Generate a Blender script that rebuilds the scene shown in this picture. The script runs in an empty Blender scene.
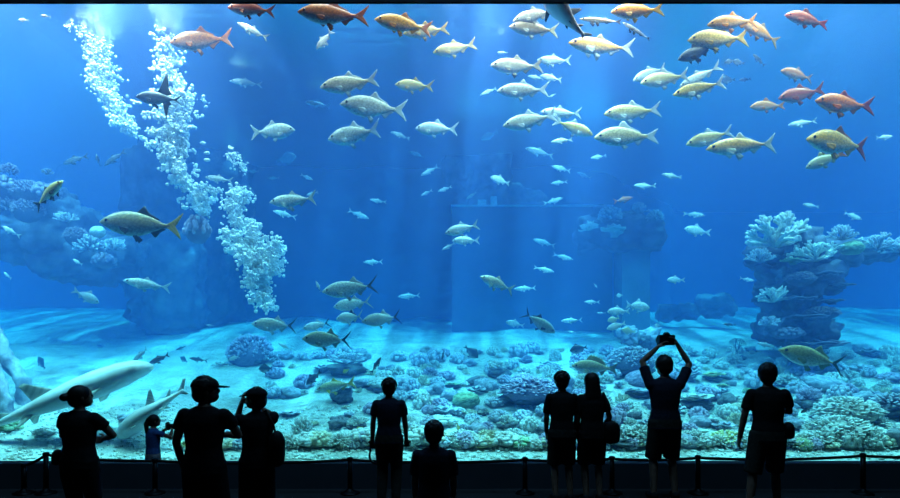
import bpy, bmesh, math, random
import numpy as np
from mathutils import Vector, Matrix, noise
random.seed(7); rng = np.random.default_rng(7)
SC = bpy.context.scene
COL = SC.collection
PI = math.pi
# ------------------------------------------------------------------ camera
F_PX, HOR, ZC = 600.0, 345.0, 2.05
cam = bpy.data.cameras.new('camera'); cam.sensor_width = 36.0; cam.lens = 24.0
cam.shift_y = (HOR - 249.0) / 900.0; cam.clip_end = 200
camo = bpy.data.objects.new('camera', cam); COL.objects.link(camo)
camo.location = (0, 0, ZC); camo.rotation_euler = (PI / 2, 0, 0)
SC.camera = camo
def P(x, y, Y):
    """point seen at photo pixel (x, y) standing at distance Y"""
    return Vector(((x - 450.0) * Y / F_PX, Y, ZC + (HOR - y) * Y / F_PX))
GLASS_Y, BACK_Y, SURF_Z = 11.0, 33.0, 9.30
TX = 24.0
def floor_z(X, Y):
    t = Y - GLASS_Y
    z = -0.12 + 0.31 * t - 0.0055 * t * t
    n = noise.noise((X * 0.35, Y * 0.35, 1.3)) * 0.22 + noise.noise((X * 1.1, Y * 1.1, 4.3)) * 0.07
    return z + n * min(1.0, max(0.0, t - 0.3) * 0.6)
def on_floor(x, y):
    """the tank bed point seen at photo pixel (x, y)"""
    lo, hi = GLASS_Y + 0.05, 30.0
    Y = lo
    while Y < hi:
        p = P(x, y, Y)
        if p.z <= floor_z(p.x, p.y): return p
        Y += 0.03
    return P(x, y, hi)
# ------------------------------------------------------------------ materials
def newmat(name):
    m = bpy.data.materials.new(name); m.use_nodes = True
    nt = m.node_tree
    for n in list(nt.nodes): nt.nodes.remove(n)
    return m, nt, nt.nodes.new('ShaderNodeOutputMaterial')
def nd(nt, t, **kw):
    n = nt.nodes.new(t)
    for k, v in kw.items():
        if k.startswith('i_'):
            key = k[2:]
            key = int(key) if key.isdigit() else key.replace('_', ' ')
            n.inputs[key].default_value = v
        else: setattr(n, k, v)
    return n
def ramp(nt, stops, interp='LINEAR'):
    r = nt.nodes.new('ShaderNodeValToRGB'); e = r.color_ramp.elements
    r.color_ramp.interpolation = interp
    e[0].position, e[0].color = stops[0][0], (*stops[0][1], 1)
    e[1].position, e[1].color = stops[-1][0], (*stops[-1][1], 1)
    for p, c in stops[1:-1]:
        k = e.new(p); k.color = (*c, 1)
    return r
def simple(name, col, rough=0.6, metal=0.0, var=0.15, scale=8.0, bump=0.0, spec=0.3):
    """one colour, mottled by noise in the object's own space"""
    m, nt, out = newmat(name); L = nt.links
    b = nd(nt, 'ShaderNodeBsdfPrincipled', i_Roughness=rough, i_Metallic=metal)
    b.inputs['Specular IOR Level'].default_value = spec
    tc = nd(nt, 'ShaderNodeTexCoord'); nz = nd(nt, 'ShaderNodeTexNoise', i_Scale=scale, i_Detail=4.0)
    L.new(tc.outputs['Object'], nz.inputs['Vector'])
    r = ramp(nt, [(0.3, tuple(c * (1 - var) for c in col)), (0.7, tuple(min(1, c * (1 + var)) for c in col))])
    L.new(nz.outputs['Fac'], r.inputs['Fac']); L.new(r.outputs['Color'], b.inputs['Base Color'])
    if bump:
        bp = nd(nt, 'ShaderNodeBump', i_Strength=bump, i_Distance=0.05)
        L.new(nz.outputs['Fac'], bp.inputs['Height']); L.new(bp.outputs['Normal'], b.inputs['Normal'])
    L.new(b.outputs['BSDF'], out.inputs['Surface'])
    return m
# ------------------------------------------------------------------ objects
def link(name, verts, faces, mat=None, parent=None, smooth=True, mats=None, mi=None):
    me = bpy.data.meshes.new(name); me.from_pydata([tuple(v) for v in verts], [], [tuple(f) for f in faces])
    for m in (mats or ([mat] if mat else [])): me.materials.append(m)
    if mi is not None: me.polygons.foreach_set('material_index', mi)
    if smooth: me.polygons.foreach_set('use_smooth', [True] * len(me.polygons))
    me.update()
    o = bpy.data.objects.new(name, me); COL.objects.link(o)
    if parent: o.parent = parent
    return o
def put(name, me, parent=None, mat=None):
    o = bpy.data.objects.new(name, me); COL.objects.link(o)
    if parent: o.parent = parent
    return o
def tag(o, label, cat, group=None, kind=None):
    o['label'] = label; o['category'] = cat
    if group: o['group'] = group
    if kind: o['kind'] = kind
    return o
def struct(o, label=None):
    o['kind'] = 'structure'
    if label: o['label'] = label
    return o
def empty(name, loc=(0, 0, 0)):
    o = bpy.data.objects.new(name, None); COL.objects.link(o); o.location = loc; o.empty_display_size = 0.1
    return o
class MB:
    """collects closed shapes; build() links them as one mesh"""
    def __init__(s): s.v = []; s.f = []
    def add(s, v, f):
        k = len(s.v); s.v += [Vector(a) for a in v]; s.f += [tuple(i + k for i in q) for q in f]; return s
    def box(s, x0, x1, y0, y1, z0, z1):
        v = [(x, y, z) for x in (x0, x1) for y in (y0, y1) for z in (z0, z1)]
        return s.add(v, [(0, 1, 3, 2), (4, 6, 7, 5), (0, 4, 5, 1), (2, 3, 7, 6), (0, 2, 6, 4), (1, 5, 7, 3)])
    def lathe(s, prof, n=20, c=(0, 0, 0), axis=(0, 0, 1)):
        """prof: (radius, height) from bottom to top, closed at both ends"""
        q = Vector((0, 0, 1)).rotation_difference(Vector(axis).normalized()); v = []; f = []
        for r, h in prof:
            for i in range(n):
                a = 2 * PI * i / n; v.append(q @ Vector((r * math.cos(a), r * math.sin(a), h)) + Vector(c))
        for j in range(len(prof) - 1):
            for i in range(n):
                k = (i + 1) % n; f.append((j * n + i, j * n + k, (j + 1) * n + k, (j + 1) * n + i))
        f.append(tuple(range(n))[::-1]); f.append(tuple((len(prof) - 1) * n + i for i in range(n)))
        return s.add(v, f)
    def tube(s, pts, rad, n=10, cap=True):
        """pts: centre line, rad: radius or list of radii"""
        pts = [Vector(p) for p in pts]; m = len(pts)
        rad = list(rad) if hasattr(rad, '__len__') else [rad] * m
        v = []; f = []; up = Vector((0.123, 0.31, 0.94))
        for j in range(m):
            d = (pts[min(j + 1, m - 1)] - pts[max(j - 1, 0)])
            d = d.normalized() if d.length > 1e-9 else Vector((0, 0, 1))
            u = (up - d * up.dot(d))
            if u.length < 1e-3: u = d.orthogonal()
            u.normalize(); up = u; w = d.cross(u)
            for i in range(n):
                a = 2 * PI * i / n; v.append(pts[j] + (u * math.cos(a) + w * math.sin(a)) * rad[j])
        for j in range(m - 1):
            for i in range(n):
                k = (i + 1) % n; f.append((j * n + i, j * n + k, (j + 1) * n + k, (j + 1) * n + i))
        if cap: f.append(tuple(range(n))[::-1]); f.append(tuple((m - 1) * n + i for i in range(n)))
        return s.add(v, f)
    def ball(s, c, r, nu=12, nv=8, sc=(1, 1, 1)):
        v = [(0, 0, -1)]; c = Vector(c)
        for j in range(1, nv):
            t = PI * j / nv - PI / 2
            for i in range(nu):
                a = 2 * PI * i / nu; v.append((math.cos(t) * math.cos(a), math.cos(t) * math.sin(a), math.sin(t)))
        v.append((0, 0, 1)); f = []
        for i in range(nu): f.append((0, 1 + (i + 1) % nu, 1 + i))
        for j in range(nv - 2):
            for i in range(nu):
                k = (i + 1) % nu; f.append((1 + j * nu + i, 1 + j * nu + k, 1 + (j + 1) * nu + k, 1 + (j + 1) * nu + i))
        e = len(v) - 1
        for i in range(nu): f.append((e, 1 + (nv - 2) * nu + i, 1 + (nv - 2) * nu + (i + 1) % nu))
        return s.add([c + Vector((a[0] * sc[0], a[1] * sc[1], a[2] * sc[2])) * r for a in v], f)
    def build(s, name, mat, parent=None, smooth=True):
        return link(name, s.v, s.f, mat, parent, smooth)
    def mesh(s, name, mat, smooth=True):
        me = bpy.data.meshes.new(name); me.from_pydata([tuple(v) for v in s.v], [], s.f)
        if mat: me.materials.append(mat)
        if smooth: me.polygons.foreach_set('use_smooth', [True] * len(me.polygons))
        me.update(); return me
# ------------------------------------------------------------------ the tank: water, bed, walls, fill lights
def water_volume():
    m, nt, out = newmat('tank_water'); L = nt.links
    ab = nd(nt, 'ShaderNodeVolumeAbsorption'); sca = nd(nt, 'ShaderNodeVolumeScatter')
    sa, ss = SIGMA_A, SIGMA_S
    da = max(sa) * 1.0001
    ab.inputs['Density'].default_value = da; ab.inputs['Color'].default_value = (*[1 - a / da for a in sa], 1)
    ds = max(ss); sca.inputs['Density'].default_value = ds; sca.inputs['Color'].default_value = (*[a / ds for a in ss], 1)
    sca.inputs['Anisotropy'].default_value = 0.2
    ad = nd(nt, 'ShaderNodeAddShader'); L.new(ab.outputs[0], ad.inputs[0]); L.new(sca.outputs[0], ad.inputs[1])
    L.new(ad.outputs[0], out.inputs['Volume'])
    return m
SIGMA_S = (0.0085, 0.0185, 0.0480)
SIGMA_A = (0.225, 0.052, 0.010)
wv = MB().box(-TX, TX, GLASS_Y + 0.06, BACK_Y, -1.0, SURF_Z - 0.01).build('tank_water', water_volume(), None, False)
tag(wv, 'clear blue water filling the whole aquarium tank behind the glass', 'water', kind='structure')

def surface_mat():
    """rippled water surface: patterned tint breaks light from above into shafts, mirrors at grazing angles"""
    m, nt, out = newmat('water_surface'); L = nt.links
    tc = nd(nt, 'ShaderNodeTexCoord')
    mp = nd(nt, 'ShaderNodeMapping'); mp.inputs['Scale'].default_value = (1.5, 0.16, 1)
    L.new(tc.outputs['Object'], mp.inputs['Vector'])
    w = nd(nt, 'ShaderNodeTexNoise', i_Scale=0.8, i_Detail=3.0, i_Roughness=0.55, i_Distortion=0.5)
    L.new(mp.outputs['Vector'], w.inputs['Vector'])
    r = ramp(nt, [(0.38, (0.06, 0.06, 0.06)), (0.5, (0.40, 0.40, 0.40)), (0.60, (1, 1, 1))])
    L.new(w.outputs['Fac'], r.inputs['Fac'])
    tr = nd(nt, 'ShaderNodeBsdfTransparent'); L.new(r.outputs['Color'], tr.inputs['Color'])
    gl = nd(nt, 'ShaderNodeBsdfGlossy', i_Roughness=0.28, i_Color=(0.95, 0.97, 1, 1))
    w2 = nd(nt, 'ShaderNodeTexNoise', i_Scale=2.2, i_Detail=3.0)
    m2 = nd(nt, 'ShaderNodeMapping'); m2.inputs['Scale'].default_value = (0.6, 1.6, 1); L.new(tc.outputs['Object'], m2.inputs['Vector'])
    L.new(m2.outputs['Vector'], w2.inputs['Vector'])
    bp = nd(nt, 'ShaderNodeBump', i_Strength=0.10, i_Distance=0.2); L.new(w2.outputs['Fac'], bp.inputs['Height'])
    L.new(bp.outputs['Normal'], gl.inputs['Normal'])
    lw = nd(nt, 'ShaderNodeFresnel', i_IOR=1.33)
    mx = nd(nt, 'ShaderNodeMixShader')
    L.new(lw.outputs[0], mx.inputs[0]); L.new(tr.outputs[0], mx.inputs[1]); L.new(gl.outputs[0], mx.inputs[2])
    L.new(mx.outputs[0], out.inputs['Surface'])
    return m
wsf = link('water_surface', [(-TX, GLASS_Y + 0.05, SURF_Z), (TX, GLASS_Y + 0.05, SURF_Z), (TX, BACK_Y, SURF_Z), (-TX, BACK_Y, SURF_Z)], [(0, 1, 2, 3)], surface_mat(), None, False)
struct(wsf, 'rippled water surface at the top of the tank')

def sand_mat():
    m, nt, out = newmat('pale_coral_sand'); L = nt.links
    b = nd(nt, 'ShaderNodeBsdfPrincipled', i_Roughness=0.95); b.inputs['Specular IOR Level'].default_value = 0.1
    tc = nd(nt, 'ShaderNodeTexCoord')
    a = nd(nt, 'ShaderNodeTexNoise', i_Scale=1.3, i_Detail=8.0, i_Roughness=0.7)
    v = nd(nt, 'ShaderNodeTexVoronoi', i_Scale=9.0)
    L.new(tc.outputs['Object'], a.inputs['Vector']); L.new(tc.outputs['Object'], v.inputs['Vector'])
    r = ramp(nt, [(0.35, (0.38, 0.36, 0.33)), (0.5, (0.60, 0.58, 0.53)), (0.7, (0.78, 0.76, 0.72))])
    L.new(a.outputs['Fac'], r.inputs['Fac'])
    L.new(r.outputs['Color'], b.inputs['Base Color'])
    bp = nd(nt, 'ShaderNodeBump', i_Strength=0.5, i_Distance=0.06); L.new(v.outputs['Distance'], bp.inputs['Height'])
    L.new(bp.outputs['Normal'], b.inputs['Normal']); L.new(b.outputs['BSDF'], out.inputs['Surface'])
    return m
SAND = sand_mat()
def bed():
    nx, ny = 150, 90; v = []; f = []
    for j in range(ny + 1):
        Y = GLASS_Y + 0.06 + (BACK_Y - GLASS_Y - 0.06) * (j / ny) ** 1.4
        for i in range(nx + 1):
            X = -TX + 2 * TX * i / nx; v.append((X, Y, floor_z(X, Y)))
    for j in range(ny):
        for i in range(nx):
            k = j * (nx + 1) + i; f.append((k, k + 1, k + nx + 2, k + nx + 1))
    return link('floor_tank_bed', v, f, SAND)
struct(bed(), 'pale sandy bed of the tank rising towards the back')

ROCK = simple('reef_rock', (0.16, 0.15, 0.17), 0.95, var=0.5, scale=1.7, bump=0.8)
WALLM = simple('tank_wall', (0.055, 0.075, 0.11), 0.9, var=0.25, scale=0.6, bump=0.2)
struct(MB().box(-TX, TX, BACK_Y - 0.2, BACK_Y, -1, SURF_Z + 0.6).build('wall_tank_back', WALLM, None, False))
def reef_wall():
    a, b = P(120, 345, 24.5), P(738, 345, 24.5); nx, nz = 90, 50; v = []; f = []
    for j in range(nz + 1):
        for i in range(nx + 1):
            X = a.x + (b.x - a.x) * i / nx; Z = -1 + 10.6 * j / nz
            n = noise.noise((X * .5, Z * .5, 2)) * .7 + noise.noise((X * 1.6, Z * 1.6, 5)) * .3
            e = i / nx; q = (nx - i) / nx; v.append((X, 24.5 + n + max(0, .04 - e) * 60 + max(0, .3 - q) ** 1.5 * 45, Z))
    for j in range(nz):
        for i in range(nx): k = j * (nx + 1) + i; f.append((k, k + 1, k + nx + 2, k + nx + 1))
    return link('wall_tank_reef', v, f, WALLM)
struct(reef_wall(), 'dark reef wall closing the middle of the tank')
struct(MB().box(-TX - 0.3, -TX, GLASS_Y, BACK_Y, -1, SURF_Z + 0.6).build('wall_tank_left', WALLM, None, False))
struct(MB().box(TX, TX + 0.3, GLASS_Y, BACK_Y, -1, SURF_Z + 0.6).build('wall_tank_right', WALLM, None, False))

# ------------------------------------------------------------------ the dark viewing hall
HALL = simple('hall_paint', (0.016, 0.02, 0.028), 0.85, var=0.1, scale=3)
CARPET = simple('hall_carpet', (0.03, 0.032, 0.036), 0.95, var=0.3, scale=40)
HX = 13.0
PARA = simple('parapet_paint', (0.05, 0.075, 0.095), 0.8, var=0.1, scale=3)
struct(MB().box(-HX, HX, -4.0, 8.75, -0.75, 0).build('floor_hall', CARPET, None, False))
struct(MB().box(-HX, HX, 8.75, GLASS_Y, -0.85, -0.62).build('floor_walkway', CARPET, None, False))
struct(MB().box(-HX, HX, 8.55, 8.75, 0.0, 0.362).build('wall_parapet', PARA, None, False), 'low dark parapet wall in front of the glass')
HEAD_Z = ZC + (HOR - 2.2) * GLASS_Y / F_PX
struct(MB().box(-HX, HX, GLASS_Y - 0.02, GLASS_Y + 0.06, HEAD_Z, 12.0).build('wall_front_header', HALL, None, False))
struct(MB().box(-TX, -HX, GLASS_Y - 0.02, GLASS_Y + 0.06, -1, 12.0).build('wall_front_left', HALL, None, False))
struct(MB().box(HX, TX, GLASS_Y - 0.02, GLASS_Y + 0.06, -1, 12.0).build('wall_front_right', HALL, None, False))
struct(MB().box(-HX - 0.2, -HX, -4.2, GLASS_Y, -1, 12.0).build('wall_left', HALL, None, False))
struct(MB().box(HX, HX + 0.2, -4.2, GLASS_Y, -1, 12.0).build('wall_right', HALL, None, False))
struct(MB().box(-HX, HX, -4.2, -4.0, -1, 12.0).build('wall_back', HALL, None, False))
struct(MB().box(-HX - 0.2, HX + 0.2, -4.2, GLASS_Y + 0.06, 12.0, 12.2).build('ceiling', HALL, None, False))
struct(MB().box(-HX, HX, GLASS_Y - 0.25, GLASS_Y + 0.05, -0.62, -0.36).build('trim_1', HALL, None, False), 'sill under the big window')
def glass_mat():
    m, nt, out = newmat('clear_acrylic'); L = nt.links
    tr = nd(nt, 'ShaderNodeBsdfTransparent', i_Color=(0.97, 0.985, 1, 1))
    gl = nd(nt, 'ShaderNodeBsdfGlossy', i_Roughness=0.02, i_Color=(1, 1, 1, 1))
    fr = nd(nt, 'ShaderNodeFresnel', i_IOR=1.3); mx = nd(nt, 'ShaderNodeMixShader')
    L.new(fr.outputs[0], mx.inputs[0]); L.new(tr.outputs[0], mx.inputs[1]); L.new(gl.outputs[0], mx.inputs[2])
    L.new(mx.outputs[0], out.inputs['Surface']); return m
struct(MB().box(-HX, HX, GLASS_Y, GLASS_Y + 0.05, -0.36, HEAD_Z).build('window_1', glass_mat(), None, False), 'huge clear acrylic window of the aquarium tank')

# ------------------------------------------------------------------ light: daylight and added fill lights
def sun(name, d, strength, col, ang):
    l = bpy.data.lights.new(name, 'SUN'); l.energy = strength; l.color = col; l.angle = ang
    o = bpy.data.objects.new(name, l); COL.objects.link(o)
    o.rotation_euler = Vector((0, 0, -1)).rotation_difference(Vector(d).normalized()).to_euler()
    o.location = (0, 20, 20); return o
def area(name, loc, aim, sx, sy, power, col):
    l = bpy.data.lights.new(name, 'AREA'); l.shape = 'RECTANGLE'; l.size = sx; l.size_y = sy; l.energy = power; l.color = col
    o = bpy.data.objects.new(name, l); COL.objects.link(o); o.location = loc
    d = (Vector(aim) - Vector(loc)).normalized()
    q = d.to_track_quat('-Z', 'Y'); o.rotation_euler = q.to_euler(); return o
sun('daylight', (-0.10, -0.07, -1), 9.5, (0.62, 0.92, 1.0), math.radians(1.0))
area('front_fill', (0, 12.8, 11.5), (0, 12.801, 0), 40, 3.0, 22000, (1.0, 0.93, 0.84))  # added area light over the front water, brightens reef and fish
area('left_fill', (-17, 27, 10.5), (-17, 27.001, 0), 14, 10, 2300, (1.0, 0.92, 0.86))  # unseen light put in to lift the open water at left
area('right_fill', (15, 26, 10.5), (15, 26.001, 0), 14, 10, 700, (1.0, 0.95, 0.88))  # extra light added for the brighter water at upper right
area('fish_fill', (0, GLASS_Y + 0.15, 10.9), (0, 13.6, 5), 26, 0.2, 3700, (1.0, 0.88, 0.60))  # made-up light from above the front, brightens the fish flanks
area('hall_fill', (0, 6.0, 11.8), (0, 7.5, 0), 14, 1.5, 420, (0.25, 0.62, 1.0))  # invented dim blue fill so parapet and legs show faintly
w = bpy.data.worlds.new('night'); SC.world = w; w.use_nodes = True
w.node_tree.nodes['Background'].inputs[0].default_value = (0.3, 0.5, 1, 1)
w.node_tree.nodes['Background'].inputs[1].default_value = 0.0
vs = SC.view_settings; vs.view_transform = 'Standard'; vs.look = 'None'; vs.gamma = 1; vs.use_curve_mapping = False; vs.exposure = -0.15
cy = SC.cycles
cy.volume_bounces = 3; cy.max_bounces = 8; cy.diffuse_bounces = 3; cy.glossy_bounces = 2; cy.transparent_max_bounces = 12
cy.use_denoising = True; cy.caustics_reflective = False; cy.caustics_refractive = False
cy.sample_clamp_indirect = 4.0
# ------------------------------------------------------------------ fish
def fish_skin(name='fish_skin', net=.8):
    """back colour = the object's own colour, belly paleness = its alpha; scale net in the object's space"""
    m, nt, out = newmat(name); L = nt.links
    b = nd(nt, 'ShaderNodeBsdfPrincipled', i_Roughness=0.38); b.inputs['Specular IOR Level'].default_value = 0.45
    oi = nd(nt, 'ShaderNodeObjectInfo'); tc = nd(nt, 'ShaderNodeTexCoord')
    sp = nd(nt, 'ShaderNodeSeparateXYZ'); L.new(tc.outputs['Generated'], sp.inputs[0])
    nz = nd(nt, 'ShaderNodeTexNoise', i_Scale=5.0, i_Detail=3.0); L.new(tc.outputs['Object'], nz.inputs['Vector'])
    ad = nd(nt, 'ShaderNodeMath', operation='MULTIPLY_ADD'); L.new(nz.outputs['Fac'], ad.inputs[0]); ad.inputs[1].default_value = 0.25
    L.new(sp.outputs['Z'], ad.inputs[2])
    r = ramp(nt, [(0.26, (1, 1, 1)), (0.46, (0.5, 0.5, 0.5)), (0.64, (0, 0, 0))]); L.new(ad.outputs[0], r.inputs['Fac'])
    mu = nd(nt, 'ShaderNodeMath', operation='MULTIPLY'); L.new(r.outputs['Color'], mu.inputs[0]); L.new(oi.outputs['Alpha'], mu.inputs[1])
    mx = nd(nt, 'ShaderNodeMixRGB'); L.new(mu.outputs[0], mx.inputs[0]); L.new(oi.outputs['Color'], mx.inputs[1]); mx.inputs[2].default_value = (0.84, 0.85, 0.84, 1)
    mp = nd(nt, 'ShaderNodeMapping'); mp.inputs['Scale'].default_value = (30, 30, 42); L.new(tc.outputs['Object'], mp.inputs['Vector'])
    vo = nd(nt, 'ShaderNodeTexVoronoi', i_Scale=1.0); L.new(mp.outputs['Vector'], vo.inputs['Vector'])
    r2 = ramp(nt, [(0.25, (1, 1, 1)), (0.8, (0.45, 0.43, 0.41))]); L.new(vo.outputs['Distance'], r2.inputs['Fac'])
    m2 = nd(nt, 'ShaderNodeMixRGB', blend_type='MULTIPLY'); m2.inputs[0].default_value = net
    L.new(mx.outputs[0], m2.inputs[1]); L.new(r2.outputs['Color'], m2.inputs[2])
    b.inputs['Subsurface Weight'].default_value = .35; b.inputs['Subsurface Scale'].default_value = .15; b.inputs['Subsurface Radius'].default_value = (1, .8, .7)
    L.new(m2.outputs[0], b.inputs['Base Color']); L.new(b.outputs['BSDF'], out.inputs['Surface']); return m
def fin_skin():
    m, nt, out = newmat('fish_fin'); L = nt.links
    b = nd(nt, 'ShaderNodeBsdfPrincipled', i_Roughness=0.5)
    oi = nd(nt, 'ShaderNodeObjectInfo'); tc = nd(nt, 'ShaderNodeTexCoord')
    wv_ = nd(nt, 'ShaderNodeTexWave', i_Scale=14.0, i_Distortion=1.5, bands_direction='DIAGONAL'); L.new(tc.outputs['Object'], wv_.inputs['Vector'])
    r2 = ramp(nt, [(0.1, (0.75, 0.75, 0.75)), (0.6, (1, 1, 1))]); L.new(wv_.outputs['Fac'], r2.inputs['Fac'])
    m2 = nd(nt, 'ShaderNodeMixRGB', blend_type='MULTIPLY'); m2.inputs[0].default_value = 1.0
    L.new(oi.outputs['Color'], m2.inputs[1]); L.new(r2.outputs['Color'], m2.inputs[2])
    L.new(m2.outputs[0], b.inputs['Base Color'])
    tl = nd(nt, 'ShaderNodeBsdfTranslucent'); L.new(m2.outputs[0], tl.inputs['Color']); ms = nd(nt, 'ShaderNodeMixShader'); ms.inputs[0].default_value = .5
    L.new(b.outputs['BSDF'], ms.inputs[1]); L.new(tl.outputs[0], ms.inputs[2]); L.new(ms.outputs[0], out.inputs['Surface']); return m
SKIN, FIN = fish_skin(), fin_skin(); SHARK_SKIN = fish_skin('shark_skin', .15)
EYE = simple('fish_eye', (0.01, 0.01, 0.012), 0.15, var=0.0, spec=0.6)
def ip(x, pts):
    return float(np.interp(x, [p[0] for p in pts], [p[1] for p in pts]))
def smooth_ip(x, pts):
    return (ip(x - 0.025, pts) + 2 * ip(x, pts) + ip(x + 0.025, pts)) / 4
KINDS = {
 # depth, thickness, peduncle, tail span, fork, dorsal (x0, x1, height, lean), belly factor
 'carp':   dict(depth=.285, thick=.13, ped=.20, span=.32, fork=.065, dors=(-.08, .17, .075, .06), top=1.05, tail=.17),
 'jack':   dict(depth=.31, thick=.11, ped=.10, span=.38, fork=.10, dors=(-.02, .20, .085, .07), top=1.0, tail=.18),
 'slim':   dict(depth=.21, thick=.11, ped=.16, span=.27, fork=.06, dors=(-.10, .14, .06, .05), top=1.0, tail=.16),
 'snapper':dict(depth=.33, thick=.13, ped=.24, span=.30, fork=.055, dors=(-.14, .20, .10, .05), top=1.1, tail=.18),
 'oval':   dict(depth=.52, thick=.12, ped=.18, span=.26, fork=.05, dors=(-.22, .26, .06, .04), top=1.0, tail=.15),
 'spiny':  dict(depth=.30, thick=.14, ped=.26, span=.24, fork=.03, dors=(-.20, .22, .11, .03), top=1.1, tail=.16),
 'tallfin':dict(depth=.25, thick=.14, ped=.15, span=.20, fork=.07, dors=(-.02, .16, .40, .20), top=1.0, tail=.14),
 'remora': dict(depth=.13, thick=.09, ped=.18, span=.12, fork=.03, dors=(.05, .25, .03, .04), top=1.0, tail=.10),
}
UP = [(0, .03), (.04, .26), (.1, .50), (.2, .80), (.32, .97), (.42, 1.0), (.55, .93), (.7, .68), (.85, .36), (.95, 0), (1, 0)]
DN = [(0, .03), (.04, .20), (.1, .42), (.2, .72), (.32, .93), (.45, 1.0), (.58, .92), (.72, .62), (.86, .32), (.95, 0), (1, 0)]
WD = [(0, .05), (.05, .42), (.12, .72), (.25, .97), (.4, 1.0), (.6, .78), (.8, .38), (1, .13)]
def bend(p, B):
    x, y, z = p; t = max(0.0, x + 0.2)
    return (x, y + B * t * t, z)
def fish_pieces(kind, B):
    k = KINDS[kind]; xe = 0.5 - k['tail']; Lb = xe + 0.5; nr, ns = 26, 18
    def prof(s):
        pd = k['ped']
        u = max(smooth_ip(s, UP) * k['top'], pd if s > .6 else 0); d = max(smooth_ip(s, DN), pd if s > .6 else 0)
        return u * k['depth'] / 2, d * k['depth'] / 2, smooth_ip(s, WD) * k['thick'] / 2
    v = []; f = []
    for j in range(nr + 1):
        s = j / nr; u, d, w = prof(s); x = -0.5 + s * (Lb + 0.012)
        for i in range(ns):
            a = 2 * PI * i / ns; c, sn = math.cos(a), math.sin(a)
            yy = w * abs(c) ** 0.9 * (1 if c > 0 else -1); zz = (u if sn > 0 else d) * sn
            v.append(bend((x, yy, zz), B))
    for j in range(nr):
        for i in range(ns):
            q = (i + 1) % ns; f.append((j * ns + i, (j + 1) * ns + i, (j + 1) * ns + q, j * ns + q))
    f.append(tuple(range(ns))); f.append(tuple(nr * ns + i for i in range(ns))[::-1])
    body = (v, f)
    def plate(fn, nu, nv, t0, t1, side=(0, 1, 0)):
        """fn(u, w) -> point, u along the root, w root to rim"""
        V = []; F = []; S = Vector(side)
        for sg in (1, -1):
            for j in range(nv + 1):
                for i in range(nu + 1):
                    p = Vector(fn(i / nu, j / nv)); th = (t0 + (t1 - t0) * j / nv) * sg
                    V.append(bend(p + S * th, B))
        n1 = (nu + 1) * (nv + 1)
        for j in range(nv):
            for i in range(nu):
                a = j * (nu + 1) + i; b = a + 1; c = b + nu + 1; e = a + nu + 1
                F.append((a, b, c, e)); F.append((n1 + a, n1 + e, n1 + c, n1 + b))
        rim = [i for i in range(nu + 1)] + [(j + 1) * (nu + 1) - 1 for j in range(1, nv + 1)] + [nv * (nu + 1) + i for i in range(nu - 1, -1, -1)] + [j * (nu + 1) for j in range(nv - 1, 0, -1)]
        for a, b in zip(rim, rim[1:] + rim[:1]): F.append((a, n1 + a, n1 + b, b))
        return V, F
    pdz = k['ped'] * k['depth'] / 2
    def tailf(u, w):
        q = u * 2 - 1; zt = q * k['span'] / 2; xt = 0.5 - k['fork'] * (1 - abs(q)) ** 1.25 * 1.35
        z0 = q * pdz * 0.9; x0 = xe - 0.015
        return (x0 + (xt - x0) * w, 0, z0 + (zt - z0) * (w ** 1.15))
    tail = plate(tailf, 14, 6, .010, .003)
    x0, x1, hh, ln = k['dors']
    def topz(x): return prof((x + .5) / Lb)[0]
    def botz(x): return -prof((x + .5) / Lb)[1]
    def dorsf(u, w):
        x = x0 + (x1 - x0) * u; z = topz(x) - 0.012
        if kind == 'spiny': h = hh * (0.75 + 0.35 * abs(math.sin(u * PI * 7))) * min(1, 5 * u + .3) * min(1, 4 * (1 - u) + .25)
        else: h = hh * (math.exp(-((u - .16) / .16) ** 2) * .75 + .34 * (1 - u) + .06)
        return (x + ln * w * (1 - .3 * u), 0, z + (h + 0.012) * w)
    dors = plate(dorsf, 28 if kind == 'spiny' else 12, 4, .007, .002)
    def analf(u, w):
        a0, a1 = .10, .24; x = a0 + (a1 - a0) * u; z = botz(x) + 0.012
        h = hh * .8 * (math.exp(-((u - .15) / .25) ** 2) * .8 + .2)
        return (x + .055 * w, 0, z - (h + .012) * w)
    anal = plate(analf, 8, 3, .006, .002)
    outp = {'body': body, 'tail_fin': tail, 'dorsal_fin': dors, 'anal_fin': anal}
    for sg in (1, -1):
        wpx = prof(.27)[2]
        def pect(u, w, sg=sg):
            r = (0.03 + 0.025 * u) ; a = -0.35 - 0.5 * (u - .5)
            ln_ = 0.13 * (1 - .35 * abs(u - .35))
            return (-.24 + .012 * u + math.cos(a) * ln_ * w, sg * (wpx * .9 + .035 * w), -.02 * k['depth'] / .27 - .035 * u + math.sin(a) * ln_ * w - .02)
        def pelv(u, w, sg=sg):
            x = -.10 + .045 * u; z = botz(x) + .014
            return (x + .06 * w, sg * (.012 + .02 * w), z - (.075 * (1 - .5 * u) + .014) * w)
        outp['pectoral_fin', sg] = plate(pect, 5, 4, .004, .0015)
        outp['pelvic_fin', sg] = plate(pelv, 5, 3, .005, .0015)
        u_, d_, w_ = prof(.115); mb = MB().ball((-.5 + .115 * Lb, sg * w_ * .88, u_ * .30), .021, 10, 8, (1, .55, 1))
        outp['eye', sg] = (mb.v, mb.f)
    return outp
_fm = {}
def fish_meshes(kind, var):
    if (kind, var) not in _fm:
        ps = fish_pieces(kind, (0, .16, -.16)[var]); d = {}
        for key, (v, f) in ps.items():
            nm = key if isinstance(key, str) else key[0]
            mb = MB(); mb.add(v, f)
            d[key] = mb.mesh('fish_' + nm, SKIN if nm == 'body' else EYE if nm == 'eye' else FIN)
        _fm[kind, var] = d
    return _fm[kind, var]
_fs = {}
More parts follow.
